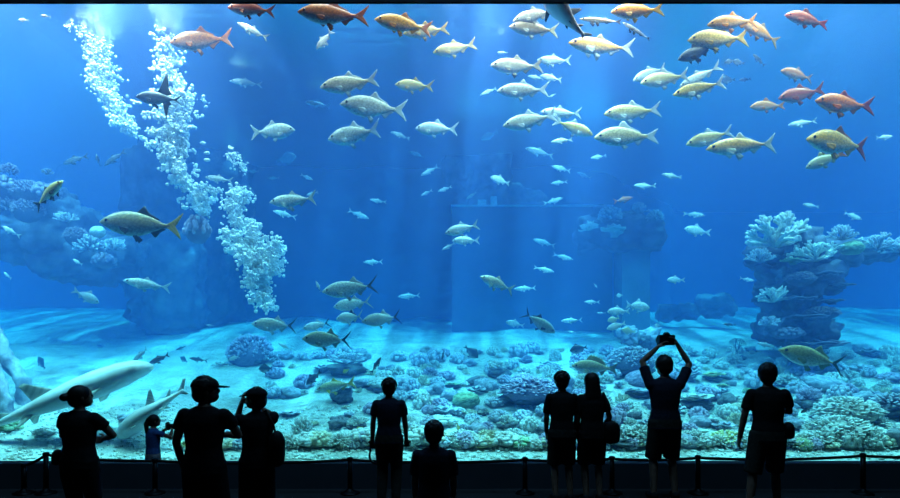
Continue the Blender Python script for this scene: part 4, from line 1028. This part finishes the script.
# left: dark cliff, shelf with corals, leaning columns
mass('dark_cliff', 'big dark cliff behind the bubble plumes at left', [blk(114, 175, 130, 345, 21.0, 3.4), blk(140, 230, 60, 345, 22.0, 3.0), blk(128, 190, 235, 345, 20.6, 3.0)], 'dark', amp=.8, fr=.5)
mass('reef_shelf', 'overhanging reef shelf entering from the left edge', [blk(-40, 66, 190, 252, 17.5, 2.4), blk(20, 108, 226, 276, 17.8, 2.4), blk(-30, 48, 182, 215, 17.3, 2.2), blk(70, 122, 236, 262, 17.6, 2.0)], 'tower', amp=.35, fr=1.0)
for x, y, w, kd, c, lab in [(6, 190, 34, 'bumpy', 'dim', 'mauve lumpy coral at the left end of the reef shelf'), (26, 194, 30, 'carpet', 'dim', 'pale blue coral mound second from the left edge on the shelf'), (46, 194, 28, 'bumpy', 'dim', 'mauve lumpy coral near the right of the shelf top'), (48, 174, 14, 'branching', 'dark', 'thin dark twig coral sticking up from the shelf'), (9, 172, 18, 'finger', 'dim', 'round violet coral highest on the left shelf'), (66, 222, 26, 'branching', 'blue', 'pale branching coral at the step of the shelf'), (90, 250, 30, 'finger', 'blue', 'pale finger coral low on the right of the shelf'), (114, 250, 30, 'branching', 'blue', 'pale branching coral at the right tip of the shelf'), (98, 232, 14, 'brain', 'pale', 'bright round coral by the snout of the large scaled fish'), (28, 212, 30, 'carpet', 'dim', 'blue coral cushion on the front of the shelf'), (8, 210, 26, 'finger', 'dim', 'violet finger coral on the front of the shelf, far left'), (76, 238, 24, 'carpet', 'dim', 'bluish coral cushion between the step and the low finger coral'), (104, 262, 24, 'bumpy', 'dim', 'mauve lumpy coral under the right tip of the shelf')]:
    p = P(x, y, 16.4); coral_at(p, w * 16.4 / F_PX / 2, kd, c, lab)
mass('far_reef', 'faint low reef mound far behind, left of the coral tower', [blk(700, 738, 298, 316, 22.0, .6), blk(660, 705, 304, 320, 22.2, .6)], 'dark', amp=.35, fr=.9)
mass('far_coral_knot', 'loose knot of rocks behind the crowd of pale fish', [blk(622, 640, 326, 346, 16.6, .8), blk(641, 660, 330, 346, 16.8, .8)], 'blue', amp=.3, fr=1.4)
def column(pts, label, rad):
    mb = MB(); pts = [Vector(p) for p in pts]; q = []
    for i in range(len(pts) - 1):
        for k in range(8): q.append(pts[i].lerp(pts[i + 1], k / 8))
    q.append(pts[-1]); mb.tube(q, rad, 22); tip = []
    for i, p in enumerate(mb.v):
        n = noise.noise(p * 2.2) * .06 + noise.noise(p * 6) * .05 + noise.noise(p * 15) * .035; mb.v[i] = p + Vector((n, n * .6, n * .4)); tip.append(min(1, max(0, .45 + 1.2 * noise.noise(p * 4))))
    me = mb.mesh('encrusted_column', CM['blue']); attr(me, tip); o = bpy.data.objects.new('encrusted_column', me); COL.objects.link(o); tag(o, label, 'column')  # a leaning column crusted with coral
column([P(-40, 280, 14.2), P(-10, 325, 14.0), P(3, 350, 13.9), P(22, 383, 13.8), P(33, 425, 13.7)], 'encrusted column leaning in from the left edge, right one', .17)
column([P(-34, 335, 12.8), P(-10, 364, 12.7), P(2, 390, 12.65), P(9, 416, 12.6), P(13, 462, 12.5)], 'encrusted column leaning in from the left edge, nearer left one', .15)
# ---- bubbles
def bub_mat():
    m, nt, out = newmat('air_bubble'); L = nt.links
    b = nd(nt, 'ShaderNodeBsdfPrincipled', i_Roughness=.5); b.inputs['Base Color'].default_value = (.97, .98, .98, 1); b.inputs['Specular IOR Level'].default_value = .8
    tr = nd(nt, 'ShaderNodeBsdfTransparent'); lw = nd(nt, 'ShaderNodeLayerWeight', i_Blend=.35)
    mx = nd(nt, 'ShaderNodeMixShader'); r = ramp(nt, [(0, (.93, .93, .93)), (.8, (1, 1, 1))]); L.new(lw.outputs['Facing'], r.inputs['Fac'])
    L.new(r.outputs['Color'], mx.inputs[0]); L.new(tr.outputs[0], mx.inputs[1]); L.new(b.outputs[0], mx.inputs[2]); L.new(mx.outputs[0], out.inputs['Surface']); return m
BUB = bub_mat()
def plume(path, label, Y, n, seed, rmax=.075, name='bubble_plume'):
    """path: (x, y, half width) pixels; clumps of bubbles along it"""
    r = random.Random(seed); mb = MB(); tot = 0; seg = []
    for a, b in zip(path, path[1:]): seg.append((a, b, math.hypot(b[0] - a[0], b[1] - a[1]) * (a[2] + b[2] + 2)))
    T = sum(s[2] for s in seg); cl = []; n = n * 2.6; rmax *= .62
    for a, b, wgt in seg:
        for _ in range(max(2, int(n / 9 * wgt / T))):
            u = r.random(); hw = a[2] + (b[2] - a[2]) * u; cl.append(P(a[0] + (b[0] - a[0]) * u + r.gauss(0, .45) * hw, a[1] + (b[1] - a[1]) * u, Y) + Vector((0, r.gauss(0, .3), 0)))
    for c in cl:
        R = r.uniform(.04, .11)
        for _ in range(9):
            d = Vector((r.gauss(0, 1), r.gauss(0, 1), r.gauss(0, .8))) * R * .7; mb.ball(c + d, r.uniform(.35, 1) * rmax, 7, 5)
    tag(mb.build(name, BUB), label, 'bubbles', kind='stuff')
plume([(84, 2, 14), (80, 28, 9), (96, 46, 11), (104, 62, 9), (103, 86, 8), (116, 108, 7), (128, 132, 9)], 'left rising plume of white bubbles', 14.2, 900, 1, .07)
plume([(172, 2, 10), (169, 30, 5), (166, 56, 7), (172, 80, 6), (176, 90, 15), (172, 120, 17), (172, 150, 15), (182, 185, 9)], 'right rising plume of white bubbles, thickest in the middle', 14.0, 1300, 2, .075)
plume([(207, 188, 14), (197, 200, 10), (200, 214, 9)], 'small white bubble cluster left of the forked one', 14.6, 260, 3, .07, 'bubble_cluster')
plume([(237, 153, 4), (234, 165, 4)], 'tiny bubble tuft over the narrow bubble string', 14.4, 60, 6, .05, 'bubble_cluster')
plume([(241, 188, 9), (236, 205, 7), (236, 226, 6)], 'narrow bubble string above the forked cluster', 14.4, 260, 4, .065, 'bubble_cluster')
plume([(232, 232, 9), (240, 250, 12), (256, 262, 13), (258, 285, 10), (268, 308, 9)], 'main stem of the forked white bubble cluster', 14.2, 800, 5, .075, 'bubble_cluster')
plume([(253, 222, 5), (252, 240, 8), (256, 258, 10)], 'upright middle prong of the forked bubble cluster', 14.3, 280, 7, .07, 'bubble_cluster')
plume([(274, 238, 6), (274, 262, 8), (264, 280, 8)], 'right prong of the forked bubble cluster', 14.3, 280, 8, .07, 'bubble_cluster')
o = coral_at(P(198, 232, 14.8), .34, 'bumpy', 'purple', 'mauve lump hanging under the small white bubble cluster', hz=1.5)
for x, y, rr in [(203, 143, .05), (207, 153, .055), (207, 160, .06), (158, 13, .05), (180, 65, .04)]:
    o = MB().ball(P(x, y, 14.2), rr, 16, 12, (1.3, 1, .7)).build('bubble', BUB); tag(o, {143: 'lone bubble, topmost of three over the pale fish', 153: 'lone bubble, middle of three over the pale fish', 160: 'lone bubble, lowest of three over the pale fish', 13: 'lone bubble left of the right plume near the surface', 65: 'lone bubble right of the right plume over the dark tall-finned fish'}[y], 'bubble')
# ------------------------------------------------------------------ the visitors
def cloth(name, col, rough=.9): return simple(name, col, rough, var=.2, scale=30, bump=.15, spec=.15)
SKN = simple('person_skin', (.22, .135, .095), .55, var=.06, scale=20); HAIRM = simple('dark_hair', (.012, .010, .009), .5, var=.3, scale=60)
BLK = cloth('black_cloth', (.016, .016, .018)); NAV = cloth('navy_cloth', (.018, .024, .045)); GRC = cloth('dark_grey_cloth', (.035, .037, .04)); OLV = cloth('dark_olive_cloth', (.035, .04, .035))
BLU = cloth('blue_cloth', (.04, .12, .34)); LGR = cloth('grey_cloth', (.22, .23, .25)); LEA = cloth('black_leather', (.012, .012, .012), .5); PLA = simple('black_plastic', (.012, .012, .013), .35, var=.05); GLS = simple('lens_glass', (.02, .02, .03), .05, var=0); SIL_M = simple('silver_plastic', (.45, .46, .48), .35, var=.05)
def vox(mb, name, mat, parent, size, it=4, M=None):
    """fuse overlapping closed shapes into one continuous skin"""
    me = bpy.data.meshes.new(name); me.from_pydata([tuple(M @ v if M else v) for v in mb.v], [], mb.f)
    t = bpy.data.objects.new('fusing', me); COL.objects.link(t)
    r = t.modifiers.new('r', 'REMESH'); r.mode = 'VOXEL'; r.voxel_size = size; r.adaptivity = 0
    if it: q = t.modifiers.new('s', 'SMOOTH'); q.factor = .5; q.iterations = it
    dg = bpy.context.evaluated_depsgraph_get(); dg.update()
    m2 = bpy.data.meshes.new_from_object(t.evaluated_get(dg)); m2.name = name
    bpy.data.objects.remove(t); bpy.data.meshes.remove(me)
    m2.materials.clear(); m2.materials.append(mat); m2.polygons.foreach_set('use_smooth', [True] * len(m2.polygons)); m2.update()
    return put(name, m2, parent)
def loft(mb, rings, n=22):
    """rings: (centre, rx, ry) stacked roughly upwards"""
    v = []; f = []
    for c, rx, ry in rings:
        for i in range(n):
            a = 2 * PI * i / n; v.append(Vector(c) + Vector((rx * math.cos(a), ry * math.sin(a), 0)))
    for j in range(len(rings) - 1):
        for i in range(n): k = (i + 1) % n; f.append((j * n + i, j * n + k, (j + 1) * n + k, (j + 1) * n + i))
    f.append(tuple(range(n))[::-1]); f.append(tuple((len(rings) - 1) * n + i for i in range(n))); mb.add(v, f)
def limb(mb, pts, rad, caps=True):
    mb.tube(pts, rad, 14)
    if caps:
        for p, r in ((pts[0], rad[0]), (pts[-1], rad[-1])): mb.ball(p, r * .99, 12, 8)
    for p, r in list(zip(pts, rad))[1:-1]: mb.ball(p, r * .99, 12, 8)
def ik(a, t, l1, l2, hint):
    a, t = Vector(a), Vector(t); d = t - a; L = min(d.length, (l1 + l2) * .995); d.normalize(); t = a + d * L
    x = (l1 * l1 - l2 * l2 + L * L) / (2 * L); h = math.sqrt(max(0, l1 * l1 - x * x)); hv = Vector(hint); hv = (hv - d * hv.dot(d)).normalized()
    return a + d * x + hv * h, t
def hand(mb, w, d, side, curl, palm):
    """palm, four unequal bent fingers and a thumb leaving the palm's side; d: forearm direction, palm: the way the palm faces"""
    d = Vector(d).normalized(); pn = Vector(palm); pn = (pn - d * pn.dot(d)).normalized(); ac = d.cross(pn).normalized() * side
    w = Vector(w)
    for k in range(4):
        o = (k - 1.5) * .020; limb(mb, [w, w + d * .045 + ac * o * .8, w + d * .085 + ac * o], [.022, .0155, .0135])
        ln = (.068, .078, .072, .056)[k]; p = w + d * .085 + ac * o; a = 0; q = [p]
        for sgm in (.45, .32, .23): a += curl * (.5, .9, .7)[len(q) - 1]; p = p + (d * math.cos(a) + pn * math.sin(a)) * ln * sgm * 1.25; q.append(p)
        limb(mb, q, [.0105, .0098, .009, .0075])
    b = w + d * .025 - ac * .026; t1 = b + (d * .6 - ac * .7 + pn * .35).normalized() * .04; limb(mb, [b, t1, t1 + (d * .8 - ac * .15 + pn * .5 * (1 + curl)).normalized() * .034], [.016, .0125, .009])
def person(label, loc, H, yaw=0, lh=None, rh=None, lel=(-1, -.2, -.3), rel=(1, -.2, -.3), head=(0, 0), legs=((-.1, 0), (.1, 0)), top=BLK, bot=GRC, bot_len=.45, skirt=False, hair='short', cap=None, wide=1.0, lcurl=.7, rcurl=.7, lpalm=(1, 0, 0), rpalm=(-1, 0, 0), sleeve=.55, female=False, lean=0.0, shoes=BLK):
    s = H / 1.75; root = empty('person', loc); root.rotation_euler = (0, 0, yaw); tag(root, label, 'person')
    S = Matrix.Diagonal((s, s, s, 1)); wd = wide; sw = (.165 if female else .185) * wd
    mb = MB(); J = {}
    hipw = .10 if female else .095
    # legs
    for sg, (fx, fy) in zip((-1, 1), legs):
        hp = Vector((sg * hipw, 0, .92)); an = Vector((fx, fy - .03, .085)); kn, an = ik(hp, an, .435, .42, (0, 1, 0)); J['leg', sg] = (hp, kn, an)
        limb(mb, [hp, hp.lerp(kn, .35), kn, kn.lerp(an, .3) - Vector((0, .012, 0)), an], [.088 * wd, .078 * wd, .054, .054, .037])
        limb(mb, [an + Vector((0, -.03, -.045)), an + Vector((sg * .012, .06, -.055)), an + Vector((sg * .02, .15, -.062))], [.035, .036, .022])
    ty = lean
    T = [((0, 0, .83), .12 * wd, .10), ((0, 0, .92), .165 * wd, .12), ((0, 0, 1.0), .16 * wd, .118), ((0, ty * .3, 1.10), .138 * wd, .105), ((0, ty * .5, 1.22), .152 * wd, .115), ((0, ty * .8, 1.34), .17 * wd, .115), ((0, ty, 1.42), .165 * wd, .098), ((0, ty, 1.46), .11 * wd, .075), ((0, ty, 1.50), .058, .058)]
    loft(mb, T)
    nb = Vector((0, ty, 1.46)); hc = Vector((0, ty + .025, 1.635)); limb(mb, [nb, Vector((0, ty + .012, 1.56))], [.056, .052])
    R = Matrix.Translation((0, ty + .01, 1.55)) @ Matrix.Rotation(head[0], 4, 'Z') @ Matrix.Rotation(head[1], 4, 'X') @ Matrix.Diagonal((1.20, 1.16, 1.04, 1)) @ Matrix.Translation((0, -ty - .01, -1.55))
    hb = MB(); hb.ball(hc, 1, 22, 16, (.076, .096, .112)); hb.ball(hc + Vector((0, .035, -.062)), 1, 16, 12, (.057, .062, .055)); hb.ball(hc + Vector((0, .085, -.012)), 1, 10, 8, (.014, .022, .024)); hb.ball(hc + Vector((0, .062, .018)), 1, 12, 8, (.055, .028, .014)); hb.ball(hc + Vector((0, .086, -.052)), 1, 10, 6, (.024, .010, .009))
    for sg in (-1, 1): hb.ball(hc + Vector((sg * .078, -.005, -.012)), 1, 10, 8, (.010, .020, .032))
    mb.add([R @ v for v in hb.v], hb.f)
    for sg, tgt, el, crl, pal in ((-1, lh, lel, lcurl, lpalm), (1, rh, rel, rcurl, rpalm)):
        sh = Vector((sg * sw, ty, 1.42)); tgt = tgt or (sg * (sw + .07), .04, .88)
        e, w = ik(sh, tgt, .285, .25, el); J['arm', sg] = (sh, e, w)
        limb(mb, [sh - Vector((sg * .012, 0, .008)), sh.lerp(e, .4), e, e.lerp(w, .3), w], [.045 * wd, .044 * wd, .038, .038, .027]); hand(mb, w, (w - e), -sg, crl, pal)
    vox(mb, 'body', SKN, root, .0068 * s, 5, S)
    for sg in (-1, 1): MB().ball(S @ (R @ (hc + Vector((sg * .031, .080, .002)))), .0125 * s, 10, 8).build('eye', EYE, root)
    # clothes
    tb = MB(); g = .016
    loft(tb, [((0, 0, .86), .178 * wd + g, .128 + g)] + [(c, rx + g, ry + g) for c, rx, ry in T[1:-1]] + [((0, ty, 1.49), .075, .072)])
    for sg in (-1, 1):
        sh, e, w = J['arm', sg]; m = sh.lerp(e, sleeve); tb.ball(sh - Vector((sg * .018, 0, .018)), .052 * wd + .012, 14, 10); tb.tube([sh - Vector((sg * .02, 0, .01)), sh.lerp(e, sleeve * .5), m], [.052 * wd + .008, .048 * wd + .010, .046 * wd + .014], 16)
    vox(tb, 'shirt', top, root, .012 * s, 3, S)
    bb = MB()
    if skirt: loft(bb, [((0, 0, bot_len), .25 * wd, .19), ((0, 0, .7), .215 * wd, .165), ((0, 0, .92), .18 * wd + g, .13 + g), ((0, 0, 1.04), .15 * wd + g, .115 + g)])
    else:
        loft(bb, [((0, 0, .80), .10 * wd, .10), ((0, 0, .86), .175 * wd + g, .125 + g), ((0, 0, .95), .168 * wd + g, .122 + g), ((0, 0, 1.05), .148 * wd + g, .112 + g)])
        for sg in (-1, 1):
            hp, kn, an = J['leg', sg]; q = [hp + Vector((0, 0, .04)), hp.lerp(kn, .35)]; rr = [.088 * wd + g, .080 * wd + .022]
            if bot_len < .3: q += [kn, kn.lerp(an, .5), an + Vector((0, 0, .01))]; rr += [.054 + .026, .054 + .022, .062]
            else: f = min(1, (hp.z - bot_len) / (hp.z - kn.z)); q += [hp.lerp(kn, f)]; rr += [.10]
            bb.tube(q, rr, 16)
            if bot_len < .3: bb.ball(kn, .079, 12, 8)
    vox(bb, 'skirt' if skirt else 'trousers' if bot_len < .3 else 'shorts', bot, root, .012 * s, 3, S)
    for sg in (-1, 1):
        an = J['leg', sg][2]; sb = MB(); limb(sb, [an + Vector((0, -.035, -.035)), an + Vector((sg * .012, .05, -.042)), an + Vector((sg * .02, .16, -.052))], [.047, .047, .033])
        sb.v = [Vector((v.x, v.y, max(v.z, .0))) for v in sb.v]; vox(sb, 'shoe', shoes, root, .010 * s, 2, S)
    # hair
    hr = MB(); hr.ball(hc + Vector((0, -.016, .016)), 1, 24, 18, (.088, .100, .106)); hr.ball(hc + Vector((0, -.045, -.035)), 1, 18, 12, (.076, .068, .080))
    if hair == 'curly':
        for d in dirs(60, .0, 5): hr.ball(hc + Vector((d.x * .082, d.y * .09 - .018, d.z * .10 + .022)), .019, 8, 6)
    if hair == 'short':
        for d in dirs(40, .05, 6): hr.ball(hc + Vector((d.x * .078, d.y * .088 - .016, d.z * .10 + .022)), .015, 8, 6)
    if hair == 'bun': hr.ball(hc + Vector((0, -.135, .005)), .042, 14, 10)
    if hair == 'long': loft(hr, [(hc + Vector((0, -.085, -.34)), .085, .028), (hc + Vector((0, -.085, -.2)), .098, .045), (hc + Vector((0, -.055, -.08)), .088, .072), (hc + Vector((0, -.03, .02)), .084, .088)])
    if hair == 'tail': limb(hr, [hc + Vector((0, -.10, .03)), hc + Vector((0, -.13, -.06)), hc + Vector((0, -.12, -.19)), hc + Vector((.0, -.11, -.30))], [.032, .04, .034, .015])
    hr.v = [R @ v for v in hr.v]; vox(hr, 'hair', HAIRM, root, .009 * s, 2, S)
    if cap:
        cb = MB(); cb.ball(hc + Vector((0, -.012, .040)), 1, 22, 14, (.095, .110, .082)); cb.v = [Vector((v.x, v.y, max(v.z, hc.z + .030))) for v in cb.v]
        bm = MB()
        for i in range(12): a = (i - 5.5) * .12; bm.tube([hc + Vector((math.sin(a) * .085, .06, .036)), hc + Vector((math.sin(a) * .1, .09 + .09 * math.cos(a * 1.3), .022))], [.011, .006], 8)
        bm.v = [R @ v for v in bm.v]
        cb.v = [R @ v for v in cb.v]; co = vox(cb, 'cap', cap, root, .009 * s, 2, S); vox(bm, 'brim', cap, co, .007 * s, 1, S)
    root['_s'] = s; J['s'] = s; J['root'] = root; J['M'] = Matrix.Translation(loc) @ Matrix.Rotation(yaw, 4, 'Z') @ S; del root['_s']
    return J
def at(J, p): return J['M'] @ Vector(p)
def Xof(x, Y): return (x - 450) * Y / F_PX
def hold_camera(name, label, c, yaw, size, cat='camera', lens=True, mat=PLA):
    r = empty(name, c); r.rotation_euler = (0, 0, yaw); tag(r, label, cat); a = size
    b = MB().box(-a, a, -.32 * a, .32 * a, -.62 * a, .62 * a); bm = b.build('camera_body', mat, r, False); bv = bm.modifiers.new('bevel', 'BEVEL'); bv.width = .12 * a; bv.segments = 3
    if lens:
        lz = MB().lathe([(.50 * a, 0), (.52 * a, .7 * a), (.56 * a, 1.3 * a), (.50 * a, 1.32 * a)], 22, (0, .28 * a, 0), (0, 1, 0)).build('lens', mat, r)
        MB().lathe([(.44 * a, 0), (.40 * a, .04 * a)], 22, (0, 1.6 * a, 0), (0, 1, 0)).build('lens_glass', GLS, lz)
        h = MB().lathe([(.42 * a, 0), (.36 * a, .22 * a), (.2 * a, .34 * a)], 16, (0, 0, .60 * a)).build('viewfinder_hump', mat, r)
        MB().box(-.95 * a, -.55 * a, -.1 * a, .5 * a, -.6 * a, .5 * a).build('hand_grip', mat, r, False)
    else:
        MB().lathe([(.26 * a, 0), (.25 * a, .1 * a)], 18, (.45 * a, .32 * a, .2 * a), (0, 1, 0)).build('lens', GLS, r)
    return r
def bag(name, label, c, w, d, h, mat=LEA, cat='bag', strap=None, flap=True, sq=.3):
    r = empty(name, c); tag(r, label, cat)
    b = MB().ball((0, 0, 0), 1, 26, 18); v2 = []
    for p in b.v: m = max(abs(p.x), abs(p.y), abs(p.z)); q = p.lerp(p / m, sq); v2.append(Vector((q.x * w / 2 * (1 - .12 * q.z), q.y * d / 2, q.z * h / 2)))
    b.v = v2; b.build('bag_body', mat, r)
    if flap:
        f = MB().ball((0, 0, h * .22), 1, 22, 12); f.v = [Vector((v.x * w * .52, v.y * d * .56, h * .12 + (v.z - h * .22) * h * .42)) for v in f.v]; f.build('flap', mat, r)
    if strap:
        q = [Vector(p) - Vector(c) for p in strap]; MB().tube(q, .013, 8).build('strap', mat, r)
    return r
# 1 woman with the bun
Y = 6.1; W1 = person('woman with hair bun in black top, forearms raised in front of her', (Xof(79, Y), Y, 0), 1.63, yaw=-.12, lh=(-.09, .25, 1.14), rh=(.10, .26, 1.14), lel=(-1, -.1, -.35), rel=(1, -.1, -.35), head=(-.75, .05), hair='bun', female=True, top=BLK, bot=BLK, bot_len=.1, wide=1.12, legs=((-.12, 0), (.13, .02)))
bag('hip_pouch', 'small pouch on the left hip of the woman with the hair bun', at(W1, (-.235, -.02, .97)), .10, .12, .16)
# 2 capped man
Y = 5.6; M2 = person('broad man in cap and polo shirt, hand on hip, looking to the right', (Xof(204, Y), Y, 0), 1.74, yaw=-.05, lh=(-.21, .03, .90), rh=(.06, .30, 1.18), lel=(-1, -.35, 0), rel=(1, -.2, -.5), head=(-1.1, .0), hair='curly', cap=BLK, top=BLK, bot=BLK, bot_len=.38, wide=1.1, legs=((-.14, 0), (.15, .02)), lpalm=(1, .3, 0))
# 3 person with a phone camera
Y = 6.2; M3 = person('person in cap raising a small camera to the left, bag at the right hip', (Xof(257, Y), Y, 0), 1.60, yaw=.30, lh=(-.17, .25, 1.58), rh=(-.04, .25, 1.54), lel=(-.25, 1, -.6), rel=(1, 0, -.6), head=(.9, .0), hair='short', cap=BLK, top=BLK, bot=BLK, bot_len=.36, wide=1.02, legs=((-.11, 0), (.12, 0)), lcurl=.8, lpalm=(1, .2, 0), rpalm=(-1, .2, 0))
hold_camera('compact_camera', 'small pale compact camera in the raised hands of the person in a cap', at(M3, (-.045, .30, 1.60)), .30, .060, lens=False, mat=SIL_M)
bag('shoulder_bag', 'black bag at the right side of the person with the compact camera', at(M3, (.215, -.12, 1.07)), .16, .16, .36, strap=[at(M3, (.21, -.12, 1.22)), at(M3, (.17, -.12, 1.36)), at(M3, (.10, -.05, 1.50)), at(M3, (.02, .10, 1.44))])
# 4 man with the crooked stick
Y = 7.7; M4 = person('man in dark tee with bare arms holding a crook-handled stick at hip height', (Xof(389, Y), Y, 0), 1.61, lh=(-.245, .08, .85), rh=(.235, .10, .88), lel=(-.3, -1, 0), rel=(.3, -1, 0), top=NAV, bot=OLV, bot_len=.1, hair='curly', wide=1.02, lcurl=1.0, rcurl=1.0, lpalm=(0, 1, -.2), rpalm=(0, 1, -.2), sleeve=.62)
a, b = at(M4, (-.275, .10, .775)), at(M4, (.29, .12, .81)); r = empty('walking_stick', a); tag(r, 'dark stick with hooked end held across the hips of the man in the dark tee', 'stick')
d = (b - a).normalized()
MB().tube([Vector((0, 0, 0)), b - a], .011, 10).build('shaft', PLA, r)
hk = [Vector((0, 0, 0))] + [Vector((.075 - .085 * math.cos(t) - .0, 0, -.10 - .0 - .105 * math.sin(t))) for t in np.linspace(-.6, 2.4, 12)]
MB().tube(hk, .014, 10).build('crook_handle', PLA, r)
# 5 child
Y = 5.0; M5 = person('short-haired child in dark tee cut off at the bottom edge of the photo', (Xof(434, Y), Y, 0), 1.41, lh=(-.20, .14, .90), rh=(.20, .14, .90), lel=(-.3, -1, 0), rel=(.3, -1, 0), hair='short', top=NAV, bot=GRC, bot_len=.45, wide=1.0, head=(-.1, 0), sleeve=.8)
# 6, 7 couple
Y = 7.9; M6 = person('man of the standing couple, in dark shirt and knee-length shorts', (Xof(562, Y), Y, 0), 1.69, lh=(-.19, .14, .92), rh=(.20, .10, .90), lel=(-.35, -1, 0), rel=(.35, -1, 0), hair='curly', top=BLK, bot=OLV, bot_len=.47, wide=.98, head=(-.1, 0), sleeve=.8, legs=((-.095, 0), (.11, .02)))
W7 = person('long-haired woman of the couple, in dark clothes with legs bare below the knee', (Xof(592, Y), Y, 0), 1.68, lh=(-.18, .12, .92), rh=(.19, .16, .98), lel=(-.3, -1, 0), rel=(.5, -1, -.2), hair='long', female=True, top=BLK, bot=BLK, bot_len=.50, wide=.98, head=(.08, 0), sleeve=.7, legs=((-.085, 0), (.10, .01)))
bag('shoulder_bag', 'rounded shoulder bag hanging at the right hip of the long-haired woman', at(W7, (.255, -.05, .94)),   .22, .13, .30, strap=[at(W7, (.25, -.05, 1.06)), at(W7, (.215, -.09, 1.25)), at(W7, (.14, -.075, 1.49)), at(W7, (.15, .10, 1.45))])
bag('hand_bag', 'small bag held between the man and the woman of the couple', at(W7, (-.235, .12, .92)), .12, .09, .17, flap=False)
# 8 photographer
Y = 8.0; M8 = person('tall man in tee and shorts holding a camera high above his head', (Xof(665, Y), Y, 0), 1.90, lh=(-.06, .12, 1.85), rh=(.21, .12, 1.87), lel=(-1, .25, .05), rel=(1, .25, .05), hair='short', top=NAV, bot=OLV, bot_len=.46, wide=1.08, head=(0, -.12), legs=((-.15, 0), (.12, .02)), lcurl=.5, rcurl=.5, lpalm=(1, 0, 0), rpalm=(-1, 0, 0), sleeve=.75)
hold_camera('camera', 'black camera with lens held up by the tall man', at(M8, (.075, .16, 1.95)), .15, .115)
# 9 man at right
Y = 7.2; M9 = person('man in polo shirt striding at right, arms bent, hip pouch on his belt', (Xof(768, Y), Y, 0), 1.82, yaw=-.15, lh=(-.30, .04, .87), rh=(.09, .30, 1.18), lel=(-.5, -1, 0), rel=(1, -.25, -.5), head=(-.25, 0), hair='short', top=BLK, bot=OLV, bot_len=.42, wide=1.05, legs=((-.24, -.06), (.13, .10)), sleeve=.7)
bag('hip_pouch', 'bulky pouch on the right hip of the striding man', at(M9, (.205, -.03, .99)), .13, .14, .20)
# 10 girl at the glass
Y = 10.2; W10 = person('girl in blue shirt beyond the parapet raising a camera to the right', (Xof(153, Y), Y, -.62), 1.48, yaw=-.75, lh=(-.10, .26, 1.40), rh=(.08, .34, 1.42), lel=(-1, -.1, -.6), rel=(1, .0, -.7), head=(-.2, 0), hair='tail', female=True, top=BLU, bot=LGR, bot_len=.1, wide=1.0, shoes=LGR)
hold_camera('camera', 'little dark camera with lens held by the girl in blue', at(W10, (.0, .29, 1.49)), -.95, .085)
# ------------------------------------------------------------------ rope barrier
POST = simple('post_metal', (.012, .012, .014), .4, metal=.6, var=.1); ROPE = simple('dark_rope', (.014, .013, .014), .8, var=.3, scale=50)
YB = 8.28; PX = [(24, 463), (46, 452), (155, 458), (350, 457), (525, 457), (612, 456), (698, 455), (863, 453), (985, 452)]
PL = ['short barrier post at the far left corner', 'barrier post left of the woman with the hair bun', 'barrier post in front of the girl in blue', 'barrier post left of the man with the stick', 'barrier post left of the couple', 'barrier post right of the long-haired woman', 'barrier post right of the tall man with the camera', 'barrier post right of the striding man', 'barrier post beyond the right edge']
tops = []
for (x, y), lab in zip(PX, PL):
    p = P(x, y, YB); h = p.z; r = empty('barrier_post', (p.x, YB, 0)); tag(r, lab, 'post', 'posts of the rope barrier')
    MB().lathe([(.135, 0), (.135, .012), (.10, .03), (.045, .05), (.034, .075)], 24).build('base', POST, r)
    MB().lathe([(.034, .07), (.034, h - .05)], 18).build('pole', POST, r); MB().lathe([(.034, h - .055), (.043, h - .045), (.043, h - .012), (.025, h)], 18).build('cap', POST, r); tops.append(Vector((p.x, YB, h - .04)))
RL = ['rope dropping to the far left corner post', 'rope passing behind the woman with the hair bun', 'rope passing behind the man in the cap and the person with a camera', 'rope passing behind the man with the stick and the child', 'rope passing behind the couple', 'rope passing behind the tall man', 'rope passing behind the striding man', 'rope running out at the right edge']
for a, b, lab in zip(tops, tops[1:], RL):
    n = 22; sag = .012 + .010 * (b - a).length; q = [a.lerp(b, i / n) - Vector((0, 0, sag * 4 * (i / n) * (1 - i / n))) for i in range(n + 1)]
    q = [a + (b - a).normalized() * .04] + q[1:-1] + [b - (b - a).normalized() * .04]
    tag(MB().tube(q, .020, 10).build('barrier_rope', ROPE), lab, 'rope', 'ropes of the barrier')
